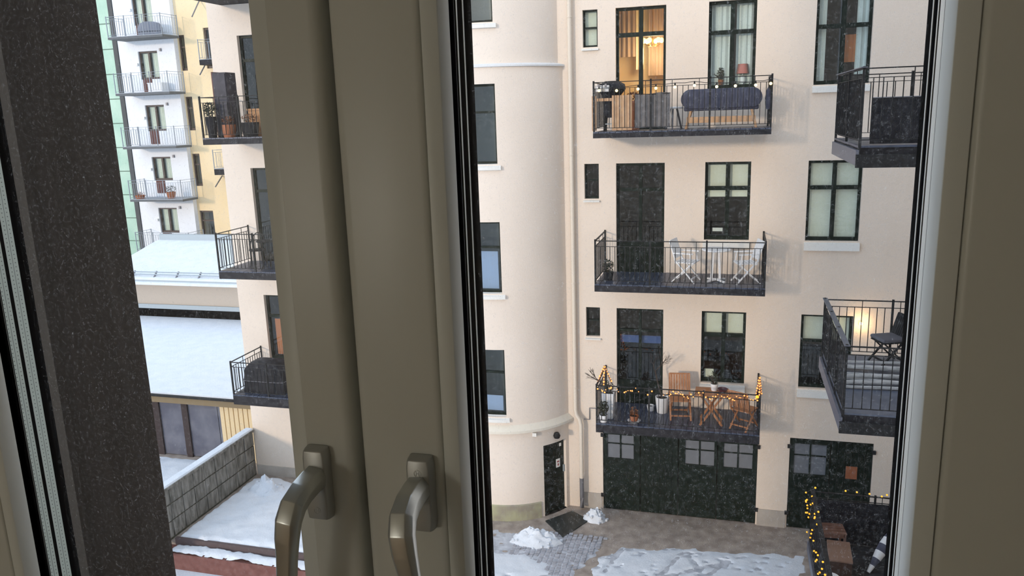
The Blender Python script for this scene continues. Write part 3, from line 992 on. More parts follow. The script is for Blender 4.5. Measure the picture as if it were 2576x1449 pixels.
def on_door(name, a, b, z0, z1, m, t=.02, base=0.0):
    mb = MB().prism([p+dd*a+nn*base+Vector((0, 0, z0)), p+dd*b+nn*base+Vector((0, 0, z0)), p+dd*b+nn*base+Vector((0, 0, z1)), p+dd*a+nn*base+Vector((0, 0, z1))], nn*t)
    return obj(name, mb, m, TD)


L = (q-p).length
for k in range(1, 6):
    on_door('board_joint', L*k/6-.004, L*k/6+.004, .03, 1.84, IRON, .006)
on_door('paper_notice', L*.62, L*.80, 1.14, 1.36, PAPER, .008, .006)
on_door('notice_print', L*.66, L*.76, 1.27, 1.31, INK, .003, .0145)
on_door('notice_print', L*.68, L*.74, 1.18, 1.24, INK, .003, .0145)
on_door('lock_plate', L*.93, L*.99, .98, 1.16, ZINC, .03, .006)
on_door('label_plate', L*.78, L*.87, 1.68, 1.76, PAPER, .008, .006)
hl = tp(52, 1.88, -7.80)
obj('door_lamp', MB().lathe([(.02, 0), (.07, .01), (.09, .07), (.06, .14), (.02, .15)], hl+nn*.05, 12), IRON, B, smooth=True)
hl = tp(34, 1.90, -7.62)
box('junction_box', hl.x-.05, hl.x+.05, hl.y-.04, hl.y+.03, hl.z, hl.z+.09, WHITE, B)
# dark door mat on the gravel
mq = [atz(x, y, G) for x, y in ((1372, 1312), (1440, 1287), (1482, 1310), (1416, 1354))]
obj('door_mat', MB().prism(mq, (0, 0, .025)), mat('wet_rubber', (.020, .026, .026), rough=.5), label='dark wet rubber mat before the tower entrance door', cat='mat')
# rain pipe
pp = [(-3.575, 17.90, 7.4), (-3.575, 17.90, 1.1), (-3.575, 17.90, -7.15), (-3.54, 17.87, -7.28), (-3.46, 17.84, -7.38), (-3.43, 17.83, -7.52), (-3.43, 17.84, -8.95)]
obj('rain_pipe', MB().tube(pp, .052, 12), PIPE, B, smooth=True)
obj('rain_pipe_foot', MB().tube([(-3.43, 17.84, -8.93), (-3.43, 17.84, -9.45), (-3.43, 17.82, -9.72)], .056, 12), GPIPE, B, smooth=True)
for zz in (5.0, 2.0, -1.0, -4.0, -6.6):
    obj('pipe_clip', MB().lathe([(.060, 0), (.060, .03)], (-3.575, 17.90, zz), 12).box(-3.585, -3.565, 17.94, 18.0, zz, zz+.03), PIPE, B)
obj('cable_conduit', MB().tube([(-3.38, 17.97, -7.42), (-3.24, 17.97, -7.42), (-3.24, 17.97, -7.12), (-2.9, 17.97, -7.12)], .012, 6), GPIPE, B)

# ------------------------------------------------------------------ balconies
BAL_N = [0]


def balcony(label, x0, x1, y0, y1, deck, rail, bottom, sides='lr', front='y0', im=IRON, sm=SLAB, dm=DECK, pitch=.105, boards=.118, npost=3, group=None, thick=True, name='balcony', slab_in=0.0, along='y'):
    """slab, deck boards, posts, rails and balusters; guarded along the sides given: f b l r"""
    T = thing(name, label, 'balcony', ((x0+x1)/2, (y0+y1)/2, bottom), group=group)
    box('slab', x0+slab_in, x1-slab_in, y0+slab_in, y1, bottom, deck-.035, sm, T)
    if boards:
        if along == 'y':
            n = max(1, int((x1-x0)/boards)); wv = (x1-x0)/n
            b0 = box('deck_board', x0+.004, x0+wv-.004, y0, y1, deck-.03, deck, dm, T)
            for k in range(1, n):
                dup(b0, (wv*k, 0, random.uniform(-.003, .003)))
        else:
            n = max(1, int((y1-y0)/boards)); wv = (y1-y0)/n
            b0 = box('deck_board', x0, x1, y0+.004, y0+wv-.004, deck-.03, deck, dm, T)
            for k in range(1, n):
                dup(b0, (0, wv*k, random.uniform(-.003, .003)))
    ins = .02
    runs = []
    if 'f' in sides: runs.append(((x0+ins, y0+ins), (x1-ins, y0+ins)))
    if 'b' in sides: runs.append(((x0+ins, y1-ins), (x1-ins, y1-ins)))
    if 'l' in sides: runs.append(((x0+ins, y0+ins), (x0+ins, y1-(ins if 'b' in sides else 0))))
    if 'r' in sides: runs.append(((x1-ins, y0+ins), (x1-ins, y1-(ins if 'b' in sides else 0))))
    post = None; bal = None; short = None
    done = set()
    for (a, b) in runs:
        a = Vector(a); b = Vector(b)
        L = (b-a).length
        d = (b-a)/L
        for nm, z, wd, tk in (('top_rail', rail-.012, .036, .016), ('middle_rail', rail-.135, .022, .010), ('bottom_rail', deck+.075, .022, .010)):
            obj(nm, MB().bar((a.x, a.y, z), (b.x, b.y, z), wd, tk), im, T)
        n = max(1, round(L/1.17))
        for k in range(n+1):
            p = a+d*(L*k/n)
            key = (round(p.x, 2), round(p.y, 2))
            if key in done:
                continue
            done.add(key)
            if post is None:
                post = box('post', p.x-.018, p.x+.018, p.y-.018, p.y+.018, bottom+.02, rail+.02, im, T); pp0 = p.copy()
            else:
                dup(post, (p.x-pp0.x, p.y-pp0.y, 0))
        nb = int(L/pitch)
        for k in range(1, nb):
            p = a+d*(L*k/nb)
            tall = k % 5 == 0
            if bal is None:
                bal = box('baluster', p.x-.0065, p.x+.0065, p.y-.0065, p.y+.0065, deck+.075, rail-.135, im, T); bp0 = p.copy()
            else:
                dup(bal, (p.x-bp0.x, p.y-bp0.y, 0))
            if tall:
                if short is None:
                    short = box('rail_strut', p.x-.006, p.x+.006, p.y-.006, p.y+.006, rail-.135, rail-.02, im, T); sp0 = p.copy()
                else:
                    dup(short, (p.x-sp0.x, p.y-sp0.y, 0))
    return T


BX0, BX1, BY0 = -2.85, .70, 16.6
D1, D2, D3 = -.45, -3.70, -6.93
GB = 'dark iron balconies on the cream front'
balcony('black iron balcony with navy bench and a string of pale bulbs', BX0, BX1, BY0, YF, D1, .56, -.58, 'flr', group=GB)
balcony('black iron balcony with white folding chairs and round table', BX0, BX1, BY0, YF, D2, -2.74, -3.87, 'flr', group=GB)
balcony('black iron balcony with teak furniture and orange fairy lights', BX0, BX1, BY0, YF, D3, -6.02, -7.15, 'flr', group=GB)
balcony('black iron balcony crowded with dry plants and a tall dark cupboard', -12.34, -9.2, BY0, YF, -.36, .60, -.52, 'fl', group=GB, im=IRON)
balcony('black iron balcony with a dark round-backed metal chair', -12.32, -9.2, BY0, YF, D2+.08, -2.68, -3.82, 'fl', group=GB)
balcony('black iron balcony with a black-covered grill', -12.32, -9.2, BY0, YF, D3+.05, -6.0, -7.15, 'fl', group=GB)
balcony('dark balcony slab one storey above the plant-filled balcony', -12.4, -9.2, BY0, YF, 2.98, 3.95, 2.84, 'fl', group=GB)

# ---- furniture builders (local frame: front faces -y)


def folding_chair(label, m, loc, rotz, s=1.0, group=None, arms=False):
    T = thing('folding_chair', label, 'chair', loc, group, local=True, rotz=rotz)
    w = .44*s
    for sx in (-1, 1):
        obj('leg', MB().bar((sx*w/2, -.26*s, 0), (sx*w/2, .20*s, .52*s), .022, .036, (1, 0, 0)), m, T)
        obj('leg', MB().bar((sx*(w/2-.03), .26*s, 0), (sx*(w/2-.03), -.20*s, .44*s), .022, .036, (1, 0, 0)), m, T)
        obj('back_post', MB().bar((sx*w/2, .15*s, .42*s), (sx*w/2, .31*s, .92*s), .022, .036, (1, 0, 0)), m, T)
        if arms:
            obj('armrest', MB().box(sx*w/2-.025, sx*w/2+.025, -.22*s, .22*s, .64*s, .662*s), m, T)
            obj('arm_support', MB().bar((sx*w/2, -.18*s, .43*s), (sx*w/2, -.16*s, .64*s), .02, .03, (1, 0, 0)), m, T)
    for k in range(6):
        y = (-.21+.075*k)*s
        box('seat_slat', -w/2, w/2, y-.03*s, y+.03*s, .435*s, .455*s, m, T)
    for k in range(7):
        x = (-w/2+.045*s)+k*(w-.09*s)/6
        obj('back_slat', MB().bar((x, .185*s, .53*s), (x, .30*s, .90*s), .045*s, .014), m, T)
    obj('stretcher', MB().bar((-w/2, -.19*s, .09*s), (w/2, -.19*s, .09*s), .02, .03), m, T)
    obj('stretcher', MB().bar((-w/2, .18*s, .09*s), (w/2, .18*s, .09*s), .02, .03), m, T)
    obj('top_slat', MB().bar((-w/2, .305*s, .915*s), (w/2, .305*s, .915*s), .02, .03), m, T)
    return T


def folding_table(label, m, loc, rotz, w=.7, d=.55, h=.72):
    T = thing('folding_table', label, 'table', loc, local=True, rotz=rotz)
    n = 7
    for k in range(n):
        y = -d/2+d*(k+.5)/n
        box('top_slat', -w/2, w/2, y-d/n/2+.005, y+d/n/2-.005, h-.02, h, m, T)
    for sy in (-1, 1):
        obj('leg', MB().bar((-w*.33, sy*(d/2-.06), 0), (w*.33, sy*(d/2-.06), h-.02), .045, .024, (0, 1, 0)), m, T)
        obj('leg', MB().bar((w*.33, sy*(d/2-.09), 0), (-w*.33, sy*(d/2-.09), h-.02), .045, .024, (0, 1, 0)), m, T)
    obj('stretcher', MB().bar((0, -d/2+.06, h/2), (0, d/2-.06, h/2), .03, .03), m, T)
    obj('stretcher', MB().bar((-w*.3, -d/2+.06, .06), (-w*.3, d/2-.06, .06), .03, .03), m, T)
    obj('stretcher', MB().bar((w*.3, -d/2+.06, .06), (w*.3, d/2-.06, .06), .03, .03), m, T)
    return T


def round_table(label, m, loc, r=.30, h=.71):
    T = thing('round_table', label, 'table', loc, local=True)
    obj('table_top', MB().lathe([(r-.01, h-.03), (r, h-.02), (r, h-.005), (r-.01, h)], n=28), m, T)
    for sx in (-1, 1):
        obj('leg', MB().bar((sx*.09, 0, .05), (sx*.055, 0, h-.03), .05, .03, (0, 1, 0)), m, T)
    for k in range(4):
        a = math.pi/4+k*math.pi/2
        obj('foot', MB().bar((0, 0, .045), (math.cos(a)*.27, math.sin(a)*.27, .02), .04, .035), m, T)
    return T


def branches(mb, p, d, L, r, lvl, spread=.6):
    q = p+d*L
    mid = (p+q)/2+Vector((random.uniform(-1, 1), random.uniform(-1, 1), random.uniform(-1, 1)))*L*.07
    mb.tube([p, mid, q], [r, r*.85, r*.7], 5)
    if lvl <= 0:
        return
    for k in range(random.choice((2, 3))):
        dd = (d+Vector((random.uniform(-1, 1), random.uniform(-1, 1), random.uniform(-.5, .8)))*spread).normalized()
        branches(mb, q if k else mid.lerp(q, .8), dd, L*random.uniform(.55, .8), r*.6, lvl-1, spread)


def leaves(c, rx, ry, rz, n, size):
    mb = MB()
    for _ in range(n):
        while True:
            u = Vector((random.uniform(-1, 1), random.uniform(-1, 1), random.uniform(-1, 1)))
            if u.length <= 1:
                break
        p = Vector(c)+Vector((u.x*rx, u.y*ry, u.z*rz))
        a = Vector((random.uniform(-1, 1), random.uniform(-1, 1), random.uniform(-1, 1))).normalized()*size*random.uniform(.6, 1.3)
        b = a.cross(Vector((random.uniform(-1, 1), random.uniform(-1, 1), random.uniform(-1, 1)))).normalized()*size*.45
        mb.add([p-a, p+b, p+a, p-b], [(0, 1, 2, 3)])
    return mb


def potted(name, label, loc, r, h, pot, plant=None, square=False, taper=.75, cat='plant pot', group=None):
    T = thing(name, label, cat, loc, group, local=True)
    if square:
        mb = MB().loft([[Vector((sx*r*k, sy*r*k, z)) for sx, sy in ((-1, -1), (1, -1), (1, 1), (-1, 1))] for k, z in ((taper, 0), (1, h), (.88, h), (.84, h-.04))])
    else:
        mb = MB().lathe([(r*taper, 0), (r*.95, h*.7), (r, h), (r*.88, h), (r*.84, h-.04)], n=18)
    obj('pot', mb, pot, T, smooth=not square)
    obj('soil', MB().lathe([(r*.80, h-.05), (r*.80, h-.035)], n=14), SOIL, T)
    if plant == 'tree':
        mb = MB()
        mb.tube([(0, 0, h-.05), (-.10, .02, h+.30), (-.17, .02, h+.62)], [.022, .018, .015], 6)
        for k in range(5):
            d = Vector((random.uniform(-.9, .9), random.uniform(-.5, .5), random.uniform(.35, 1))).normalized()
            branches(mb, Vector((-.17, .02, h+.60)), d, .22, .008, 3, .55)
        obj('branches', mb, TWIG, T)
    elif plant == 'dead':
        mb = MB()
        for k in range(9):
            d = Vector((random.uniform(-.7, .7), random.uniform(-.7, .7), 1)).normalized()
            branches(mb, Vector((0, 0, h-.04)), d, .12, .008, 2, .7)
        obj('stems', mb, TWIG, T)
        obj('foliage', leaves((0, 0, h+.13), r*1.1, r*1.1, .16, 90, .035), EVER, T)
    elif plant == 'dry':
        obj('foliage', leaves((0, 0, h+.10), r*.9, r*.9, .10, 120, .03), DRY, T)
    elif plant == 'ever':
        obj('foliage', leaves((0, 0, h+.16), r*1.2, r*1.2, .2, 160, .04), EVER, T)
    return T


def onz(px, py, z):
    return atz(px, py, z)


# ---- balcony with the navy bench
T = thing('garden_bench', 'navy cushioned bench with rounded back and light wooden legs', 'bench', (-.28, 16.98, D1), local=True)
bk = []
Lb, Hb = .80, .20
for y in (-.055, .055):
    ring = []
    for k in range(40):
        a = 2*math.pi*k/40
        cx = (Lb-Hb)*(1 if math.cos(a) > 0 else -1)
        ring.append(Vector((cx+Hb*math.cos(a), y, .60+Hb*.98*math.sin(a)*1.0)))
    bk.append(ring)
obj('backrest', MB().loft(bk), NAVY, T, bevel=.02, seg=3)
obj('seat', MB().box(-.74, .74, -.02, .46, .36, .46), NAVY, T, bevel=.03, seg=3)
for sx in (-1, 1):
    for sy in (0, .42):
        obj('leg', MB().bar((sx*.70, sy, 0), (sx*.60, sy+.02, .38), .04, .04), WOODL, T)
box('cross_rail', -.68, .68, .0, .03, .12, .24, WOODL, T)
T.rotation_euler = (0, 0, 0)
round_t = thing('side_table', 'small white side table on dark splayed legs beside the navy bench', 'table', (-1.25, 17.25, D1), local=True)
obj('table_top', MB().lathe([(.20, .42), (.205, .43), (.205, .45), (.195, .46)], n=20), WPAINT, round_t)
for k in range(3):
    a = k*2.094+.5
    obj('leg', MB().bar((math.cos(a)*.19, math.sin(a)*.19, 0), (math.cos(a)*.08, math.sin(a)*.08, .42), .03, .03), GPIPE, round_t)
T = thing('covered_grill', 'barbecue grill under a loose black cover beside the timber screen', 'grill', (-2.52, 17.02, D1), local=True)
obj('cover', MB().loft([[Vector((rx*math.cos(2*math.pi*k/20)*(1+.07*noise.noise(Vector((math.cos(2*math.pi*k/20)*2, math.sin(2*math.pi*k/20)*2, z*4)))), ry*math.sin(2*math.pi*k/20)+y, z)) for k in range(20)] for rx, ry, z, y in ((.15, .14, .28, 0), (.17, .17, .50, 0), (.20, .20, .74, 0), (.25, .24, .80, 0), (.30, .26, .86, .01), (.28, .24, .96, .02), (.14, .12, 1.03, .03))]), BLACKF, T, smooth=True)
for sx in (-1, 1):
    for sy in (-1, 1):
        obj('leg', MB().bar((sx*.14, sy*.12, 0), (sx*.11, sy*.1, .32), .025, .025), IRON, T)
box('shelf', -.14, .14, -.12, .12, .14, .16, ZINC, T)
T = thing('privacy_screen', 'brown upright timber boards fixed behind the balcony railing', 'screen', (-2.45, 16.66, D1), local=True)
for k in range(8):
    if k in (1, 2, 3):
        continue
    box('board', -.38+k*.105-.049, -.38+k*.105+.049, 0, .02, .02, .73, WOODL, T)
box('cross_batten', -.43, .41, .021, .045, .62, .68, WOODL, T)
T = thing('privacy_screen', 'sagging grey mesh fabric screen tied to the balcony railing', 'screen', (-1.66, 16.66, D1), local=True)
mb = MB(); n = 18
for i in range(n+1):
    for z in (.06, .40, .74):
        mb.v.append(Vector((-.33+.72*i/n, .012*math.sin(i*.9)+.01, z-(.02*math.sin(i*.35) if z > .7 else 0))))
for i in range(n):
    for j in range(2):
        a = i*3+j
        mb.f.append((a, a+3, a+4, a+1))
b0 = len(mb.v)
mb.add([v+Vector((0, .006, 0)) for v in mb.v], mb.f[:])
obj('fabric', mb, GREYF, T, smooth=True)
obj('hem_rope', MB().tube([(-.33, .012, .74), (.03, .012, .725), (.39, .012, .74)], .008, 6), IRON, T)
potted('dried_shrub', 'russet dried shrub in a pot by the lit balcony door', (-2.12, 17.5, D1), .17, .62, TERRA, 'dry')
T = thing('hanging_cloth', 'dark blue cloth hung over the balcony corner post', 'cloth', (.62, 16.70, D1+.35), local=True)
obj('cloth', MB().loft([[Vector((r*math.cos(2*math.pi*k/12), r*.7*math.sin(2*math.pi*k/12), z)) for k in range(12)] for r, z in ((.03, 0), (.055, .1), (.06, .22), (.04, .36), (.015, .42))]), NAVY, T, smooth=True)
for i, (x, y) in enumerate(((1503, 216), (1522, 214))):
    p = aty(x, y, 16.9)
for sx in (-1, 1):
    c0 = thing('rail_box', ('small pale box hung on the railing at the corner post' if sx < 0 else 'small pale box hung on the railing against the covered grill'), 'box', (-2.66+sx*.075, 16.66, .36), 'pale rail boxes', local=True)
    box('box_body', -.065, .065, 0, .10, 0, .13, CER, c0, bevel=.01)
    box('hook', -.02, .02, -.02, .0, .10, .16, GPIPE, c0)

GS = thing('string_light', 'string of round warm bulbs along the top balcony railing', 'string light', (-1.07, 16.58, .35))
pts = []
bl = [(1507, 228), (1551, 228), (1605, 224), (1650, 222), (1698, 219), (1747, 215), (1803, 218), (1850, 216), (1901, 214), (1939, 210)]
for i, (x, y) in enumerate(bl):
    c = aty(x, y, 16.575)
    obj('bulb', MB().ball(c, .030, 10), BULB if i in (0, 1, 3, 4, 9) else BULBP, GS, smooth=True)
    obj('bulb_socket', MB().lathe([(.018, 0), (.014, .05)], c+Vector((0, 0, .028)), 8), IRON, GS)
    pts.append(c+Vector((0, 0, .08)))
    if i < len(bl)-1:
        c2 = aty(*bl[i+1], 16.575)
        pts.append((c+c2)/2+Vector((0, 0, .085-.02)))
obj('cable', MB().tube(pts, .006, 5), IRON, GS)

# ---- inside the lit top window: chandelier and its light
ch = aty(1642, 102, 18.9)
CH = thing('chandelier', 'lit brass chandelier with candle bulbs seen through the balcony door', 'chandelier', (ch.x, 18.9, ch.z-.16))
obj('stem', MB().tube([(ch.x, 18.9, ch.z+1.0), (ch.x, 18.9, ch.z-.1)], .012, 6), mat('brass', (.55, .33, .10), rough=.3, metal=1), CH)
for k in range(6):
    a = k*math.pi/3+.25
    e = Vector((ch.x+.20*math.cos(a), 18.9+.20*math.sin(a), ch.z))
    obj('arm', MB().tube([(ch.x, 18.9, ch.z-.1), ((ch.x+e.x)/2, (18.9+e.y)/2, ch.z-.13), (e.x, e.y, ch.z-.04)], .010, 6), MATS['brass'], CH, smooth=True)
    obj('candle_bulb', MB().ball(e, .055, 10, 1.1), mat('lit_candle_bulb', (1, .8, .5), emit=(1, .60, .14), estr=4.0), CH, smooth=True)
l2 = bpy.data.lights.new('chandelier_light', 'POINT')
l2.energy = 42
l2.color = (1, .76, .46)
l2.shadow_soft_size = .2
lo2 = bpy.data.objects.new('chandelier_light', l2)
C.objects.link(lo2)
lo2.parent = CH
lo2.location = (0, 0, -.15)
# things on the window sill of the top four-light window
pz = aty(1868, 190, 18.22)
T = thing('table_lamp', 'table lamp with a dusky pink shade behind the top window', 'lamp', (pz.x, 18.22, .44), local=True)
obj('base', MB().lathe([(.055, 0), (.05, .02), (.07, .10), (.05, .17), (.015, .19), (.015, .24)], n=14), CER, T, smooth=True)
obj('shade', MB().lathe([(.13, .22), (.10, .42), (.095, .42), (.125, .22)], n=16), PINK, T, smooth=True)
potted('houseplant', 'spindly houseplant on the sill of the top window', (-.32, 18.22, .44), .06, .11, TERRA, 'dead')

# ---- balcony with the white furniture
GC = 'white folding armchairs at the round table'
c1 = onz(1725, 708, D2); c2 = onz(1873, 708, D2); tb = onz(1800, 706, D2)
folding_chair('white folding armchair by the round table, next to the dark balcony door', WPAINT, (c1.x, 17.15, D2), math.radians(75), .98, GC, True)
folding_chair('white folding armchair by the round table, next to the end of the balcony', WPAINT, (c2.x+.02, 17.15, D2), math.radians(-75), .98, GC, True)
round_table('small round white table between two white folding chairs', WPAINT, (tb.x, 17.2, D2))
potted('potted_plant', 'low dark plant pot in the corner of the white-furnished balcony', (-2.62, 17.1, D2), .12, .18, BLACKF, 'dead')

# ---- balcony with teak furniture
folding_chair('slatted teak folding chair facing out beside the white tree pot', WOOD, (-1.03, 17.35, D3), math.radians(8), 1.02, 'teak folding chairs')
folding_chair('slatted teak folding chair seen from its back at the corner post', WOOD, (.36, 16.98, D3), math.radians(152), .98, 'teak folding chairs')
folding_table('slatted teak folding table under the four-light window', WOOD, (-.33, 17.15, D3), 0, .72, .58, .72)
potted('potted_plant', 'white pot with drooping plant on the teak folding table', (-.28, 17.25, D3+.72), .085, .16, CER, 'dead')
T = thing('serving_bowl', 'dark red bowl on the teak folding table', 'bowl', (-.10, 17.12, D3+.72), local=True)
obj('bowl', MB().lathe([(.04, 0), (.09, .05), (.11, .10), (.10, .10), (.07, .05)], n=14), mat('dark_red', (.07, .02, .03), rough=.5), T, smooth=True)
potted('potted_tree', 'bare young tree in a tall white pot beside the teak chair', (-1.45, 17.55, D3), .16, .38, CER, 'tree', cat='potted tree')
potted('plant_pot', 'small empty white pot beside the tall tree pot', (-1.72, 17.6, D3), .09, .13, CER)
potted('planter', 'tall square white planter with withered plant at the light pyramid', (-2.62, 17.0, D3), .14, .62, CER, 'dead', square=True, cat='planter')
potted('plant_pot', 'small white pot with saucer at the front corner of the teak balcony', (-2.69, 16.72, D3), .10, .17, CER, 'ever')
T = potted('plant_pot', 'low terracotta pot with white saucer on the dark decking', (-2.02, 16.86, D3+.03), .11, .12, TERRA, 'dry')
obj('saucer', MB().lathe([(.12, 0), (.15, .03), (.14, .03), (.11, .01)], (0, 0, -.03), n=16), CER, T)


def light_pyramid(label, cx, cy, base, h, r):
    T = thing('light_obelisk', label, 'light ornament', (cx, cy, base), local=True)
    for k in range(3):
        a = 2*math.pi*k/3+.6
        obj('strut', MB().bar((r*math.cos(a), r*math.sin(a), 0), (0, 0, h), .018, .018), WOOD, T)
        for q in range(7):
            t = (q+.5)/7
            obj('bulb', MB().ball((r*math.cos(a)*(1-t)*1.1, r*math.sin(a)*(1-t)*1.1, h*t), .017 if (q+k) % 3 else .024, 6), ORANGE, T)
    return T


light_pyramid('pointed frame wound with orange lights above the withered planter', -2.68, 16.80, -6.02-.02, .42, .17)
light_pyramid('slim pointed frame wound with orange lights at the end post of the teak balcony', .655, 16.64, -6.02-.02, .42, .06)
tw = thing('bare_branches', 'bare winter branches leaning out past the balcony corner', 'branches', (-2.75, 16.9, -6.1))
mb = MB()
for k in range(5):
    branches(mb, Vector((-2.75, 16.85, -6.05)), Vector((-1, random.uniform(-.4, .4), random.uniform(.1, 1.1))).normalized(), .20, .008, 2, .5)
obj('branches', mb, TWIG, tw)
GL = thing('fairy_lights', 'chain of orange fairy lights wound along the teak balcony railing', 'string light', (-1.07, 16.58, -6.2))
random.seed(11)
pts = []
for k in range(86):
    x = -2.80+k*3.46/85
    z = -6.05-.05-.05*math.sin(k*.55)-.02*math.sin(k*2.1)
    pts.append(Vector((x, 16.585+.02*math.sin(k*1.3), z)))
    t = k/85
    dens = .75 if (t < .26 or .40 < t) else .12
    if random.random() < dens:
        obj('bulb', MB().ball(pts[-1]+Vector((random.uniform(-.02, .02), random.uniform(-.03, 0), random.uniform(-.03, .03))), random.choice((.012, .015, .020)), 6), ORANGE, GL)
obj('cable', MB().tube(pts, .005, 5), IRON, GL)
p = Vector((.62, 16.58, -6.06))
obj('bulb', MB().ball(p, .038, 8), YELLOW, GL)

# ---- left balconies' things
T = thing('storage_cupboard', 'tall narrow dark cupboard standing on the plant-filled balcony', 'cupboard', (-11.98, 17.2, -.36), local=True)
box('body', -.18, .18, -.2, .2, .04, 1.53, mat('slate_cupboard', (.022, .021, .033), (.042, .040, .056), scale=5, rough=.6), T)
box('door', -.17, .17, -.225, -.2, .08, 1.50, MATS['slate_cupboard'], T)
box('plinth', -.16, .16, -.18, .18, 0, .04, IRON, T)
box('side_board', -.215, -.182, -.2, .2, .0, 1.55, MAROON, T)
potted('dried_shrub', 'brown dried shrub in a trough before the dark cupboard', (-11.72, 16.80, -.36), .17, .30, TERRA, 'dry')
potted('dried_shrub', 'large reddish dried shrub at the balcony front by the pale mullion', (-11.2, 16.9, -.36), .22, .34, BLACKF, 'dry')
potted('potted_plant', 'dark leafy plant on the plant-filled balcony at the railing corner', (-12.17, 16.78, -.36), .13, .5, BLACKF, 'ever')
T = thing('storage_chest', 'orange brown wooden chest on the plant-filled balcony', 'chest', (-11.0, 17.45, -.36), local=True)
box('body', -.42, .42, -.25, .25, 0, .62, mat('orange_wood', (.42, .20, .08), (.5, .26, .11), scale=6, rough=.6), T)
box('lid', -.44, .44, -.27, .27, .62, .66, MATS['orange_wood'], T)


def metal_chair(label, loc, rotz, m=IRON):
    T = thing('metal_chair', label, 'chair', loc, local=True, rotz=rotz)
    obj('seat', MB().lathe([(.20, .43), (.21, .44), (.21, .455), (.2, .46)], n=18), m, T)
    for k in range(4):
        a = math.pi/4+k*math.pi/2
        obj('leg', MB().tube([(.23*math.cos(a), .23*math.sin(a), 0), (.17*math.cos(a), .17*math.sin(a), .44)], .012, 6), m, T)
    obj('back_hoop', MB().tube([(.20*math.cos(a), .20*math.sin(a)*1.05, .44+.42*math.sin(math.pi*(a)/math.pi)) for a in [math.pi*i/12 for i in range(13)]], .013, 6), m, T)
    for i in (4, 6, 8):
        a = math.pi*i/12
        obj('back_spindle', MB().tube([(.18*math.cos(a), .18*math.sin(a), .45), (.20*math.cos(a), .20*math.sin(a)*1.05, .44+.42*math.sin(a))], .009, 5), m, T)
    obj('back_ring', MB().tube([(.19*math.cos(a), .19*math.sin(a)*1.03, .66) for a in [math.pi*i/12 for i in range(2, 11)]], .010, 5), m, T)
    return T


metal_chair('dark metal bistro chair with hooped back on the balcony', (-11.55, 17.2, D2+.08), .3)
T = thing('bistro_table', 'dark round bistro table beside the hooped metal chair', 'table', (-11.1, 17.0, D2+.08), local=True)
obj('table_top', MB().lathe([(.28, .70), (.29, .71), (.28, .72)], n=20), IRON, T)
for k in range(3):
    a = k*2.094
    obj('leg', MB().tube([(.24*math.cos(a), .24*math.sin(a), 0), (.05*math.cos(a), .05*math.sin(a), .4), (.2*math.cos(a), .2*math.sin(a), .7)], .012, 6), IRON, T)
T = thing('covered_grill', 'wide grill hidden under a black tarpaulin on the balcony', 'grill', (-11.55, 17.15, D3+.05), local=True)
mb = MB()
rg = []
for (sx, sy, z) in ((.62, .36, 0), (.62, .36, .30), (.55, .33, .62), (.40, .26, .78), (.12, .10, .82)):
    rg.append([Vector((sx*max(-1, min(1, 1.3*math.cos(2*math.pi*k/24)))*(1+.06*noise.noise(Vector((k*.9, z*5, 0)))), sy*max(-1, min(1, 1.3*math.sin(2*math.pi*k/24))), z)) for k in range(24)])
obj('tarpaulin', mb.loft(rg), BLACKF, T, smooth=True)
obj('tie_cord', MB().tube([v*1.01+Vector((0, 0, .02)) for v in rg[1]]+[rg[1][0]*1.01+Vector((0, 0, .02))], .008, 5), GPIPE, T)

# ------------------------------------------------------------------ wing on the near side with its stacked balconies
box('wall_courtyard', 3.95, 4.3, 2.0, YF-.02, LOW, 6, CREAM, kind='structure', label='cream side wall of the courtyard wing')
WX = 1.65
GW = 'deep wing balconies with flat handrails'
WT = balcony('high wing balcony with dark fabric hung on its railing', WX, 3.95, 11.9, 14.7, -.60, .44, -.86, 'flb', group=GW, along='x', pitch=.125, boards=.14, slab_in=.02)
WM = balcony('wing balcony with a dark folding chair and a pile of pale slats', WX, 3.95, 11.9, 14.9, -4.52, -3.48, -4.78, 'flb', group=GW, along='x', pitch=.125, boards=0, slab_in=.02, dm=DECK)
box('wet_floor', WX+.03, 3.95, 11.92, 14.88, -4.55, -4.52, mat('wet_slate', (.065, .082, .125), (.095, .115, .165), scale=2, rough=.35), WM)
WL = balcony('lowest wing terrace with yellow fairy lights and dark decking', WX, 3.95, 11.0, 15.2, -8.45, -7.42, -8.68, 'flb', group=GW, along='x', pitch=.125, boards=.14, slab_in=.02, dm=mat('black_decking', (.016, .017, .02), (.03, .03, .036), scale=4, rough=.5))
for k, (T, dk, rl, y0, y1) in enumerate(((WT, -.60, .44, 11.9, 14.7), (WM, -4.52, -3.48, 11.9, 14.9), (WL, -8.45, -7.42, 11.0, 15.2))):
    # wide flat handrail and the steel edge beam hanging below the side
    obj('handrail_cap', MB().box(WX-.02, WX+.06, y0-.02, y1+.02, rl, rl+.012), mat('wet_steel', (.13, .14, .18), rough=.4, metal=.3) if k != 2 else IRON, T)
    obj('edge_beam', MB().box(WX-.03, WX+.012, y0-.03, y1, dk-.27, dk-.06), MATS['wet_steel'], T)
    obj('edge_beam', MB().box(WX-.03, 3.95, y0-.06, y0-.022, dk-.30, dk-.12), IRON, T)
    obj('end_beam', MB().box(WX, 3.95, y1-.02, y1+.02, dk-.27, dk-.06), IRON, T)
T = thing('rail_cloth', 'dark quilted fabric tied along the high wing balcony end rail', 'screen', (2.5, 11.97, -.55))
a = aty(2195, 246, 11.97); b = aty(2330, 246, 11.97)
mb = MB(); n = 30
x0c, x1c = a.x, 3.3
for i in range(n+1):
    x = x0c+(x1c-x0c)*i/n
    for z in (-.58, -.2, a.z):
        mb.v.append(Vector((x, 11.965+.012*math.sin(i*1.1), z)))
for i in range(n):
    for j in range(2):
        q = i*3+j
        mb.f.append((q, q+3, q+4, q+1))
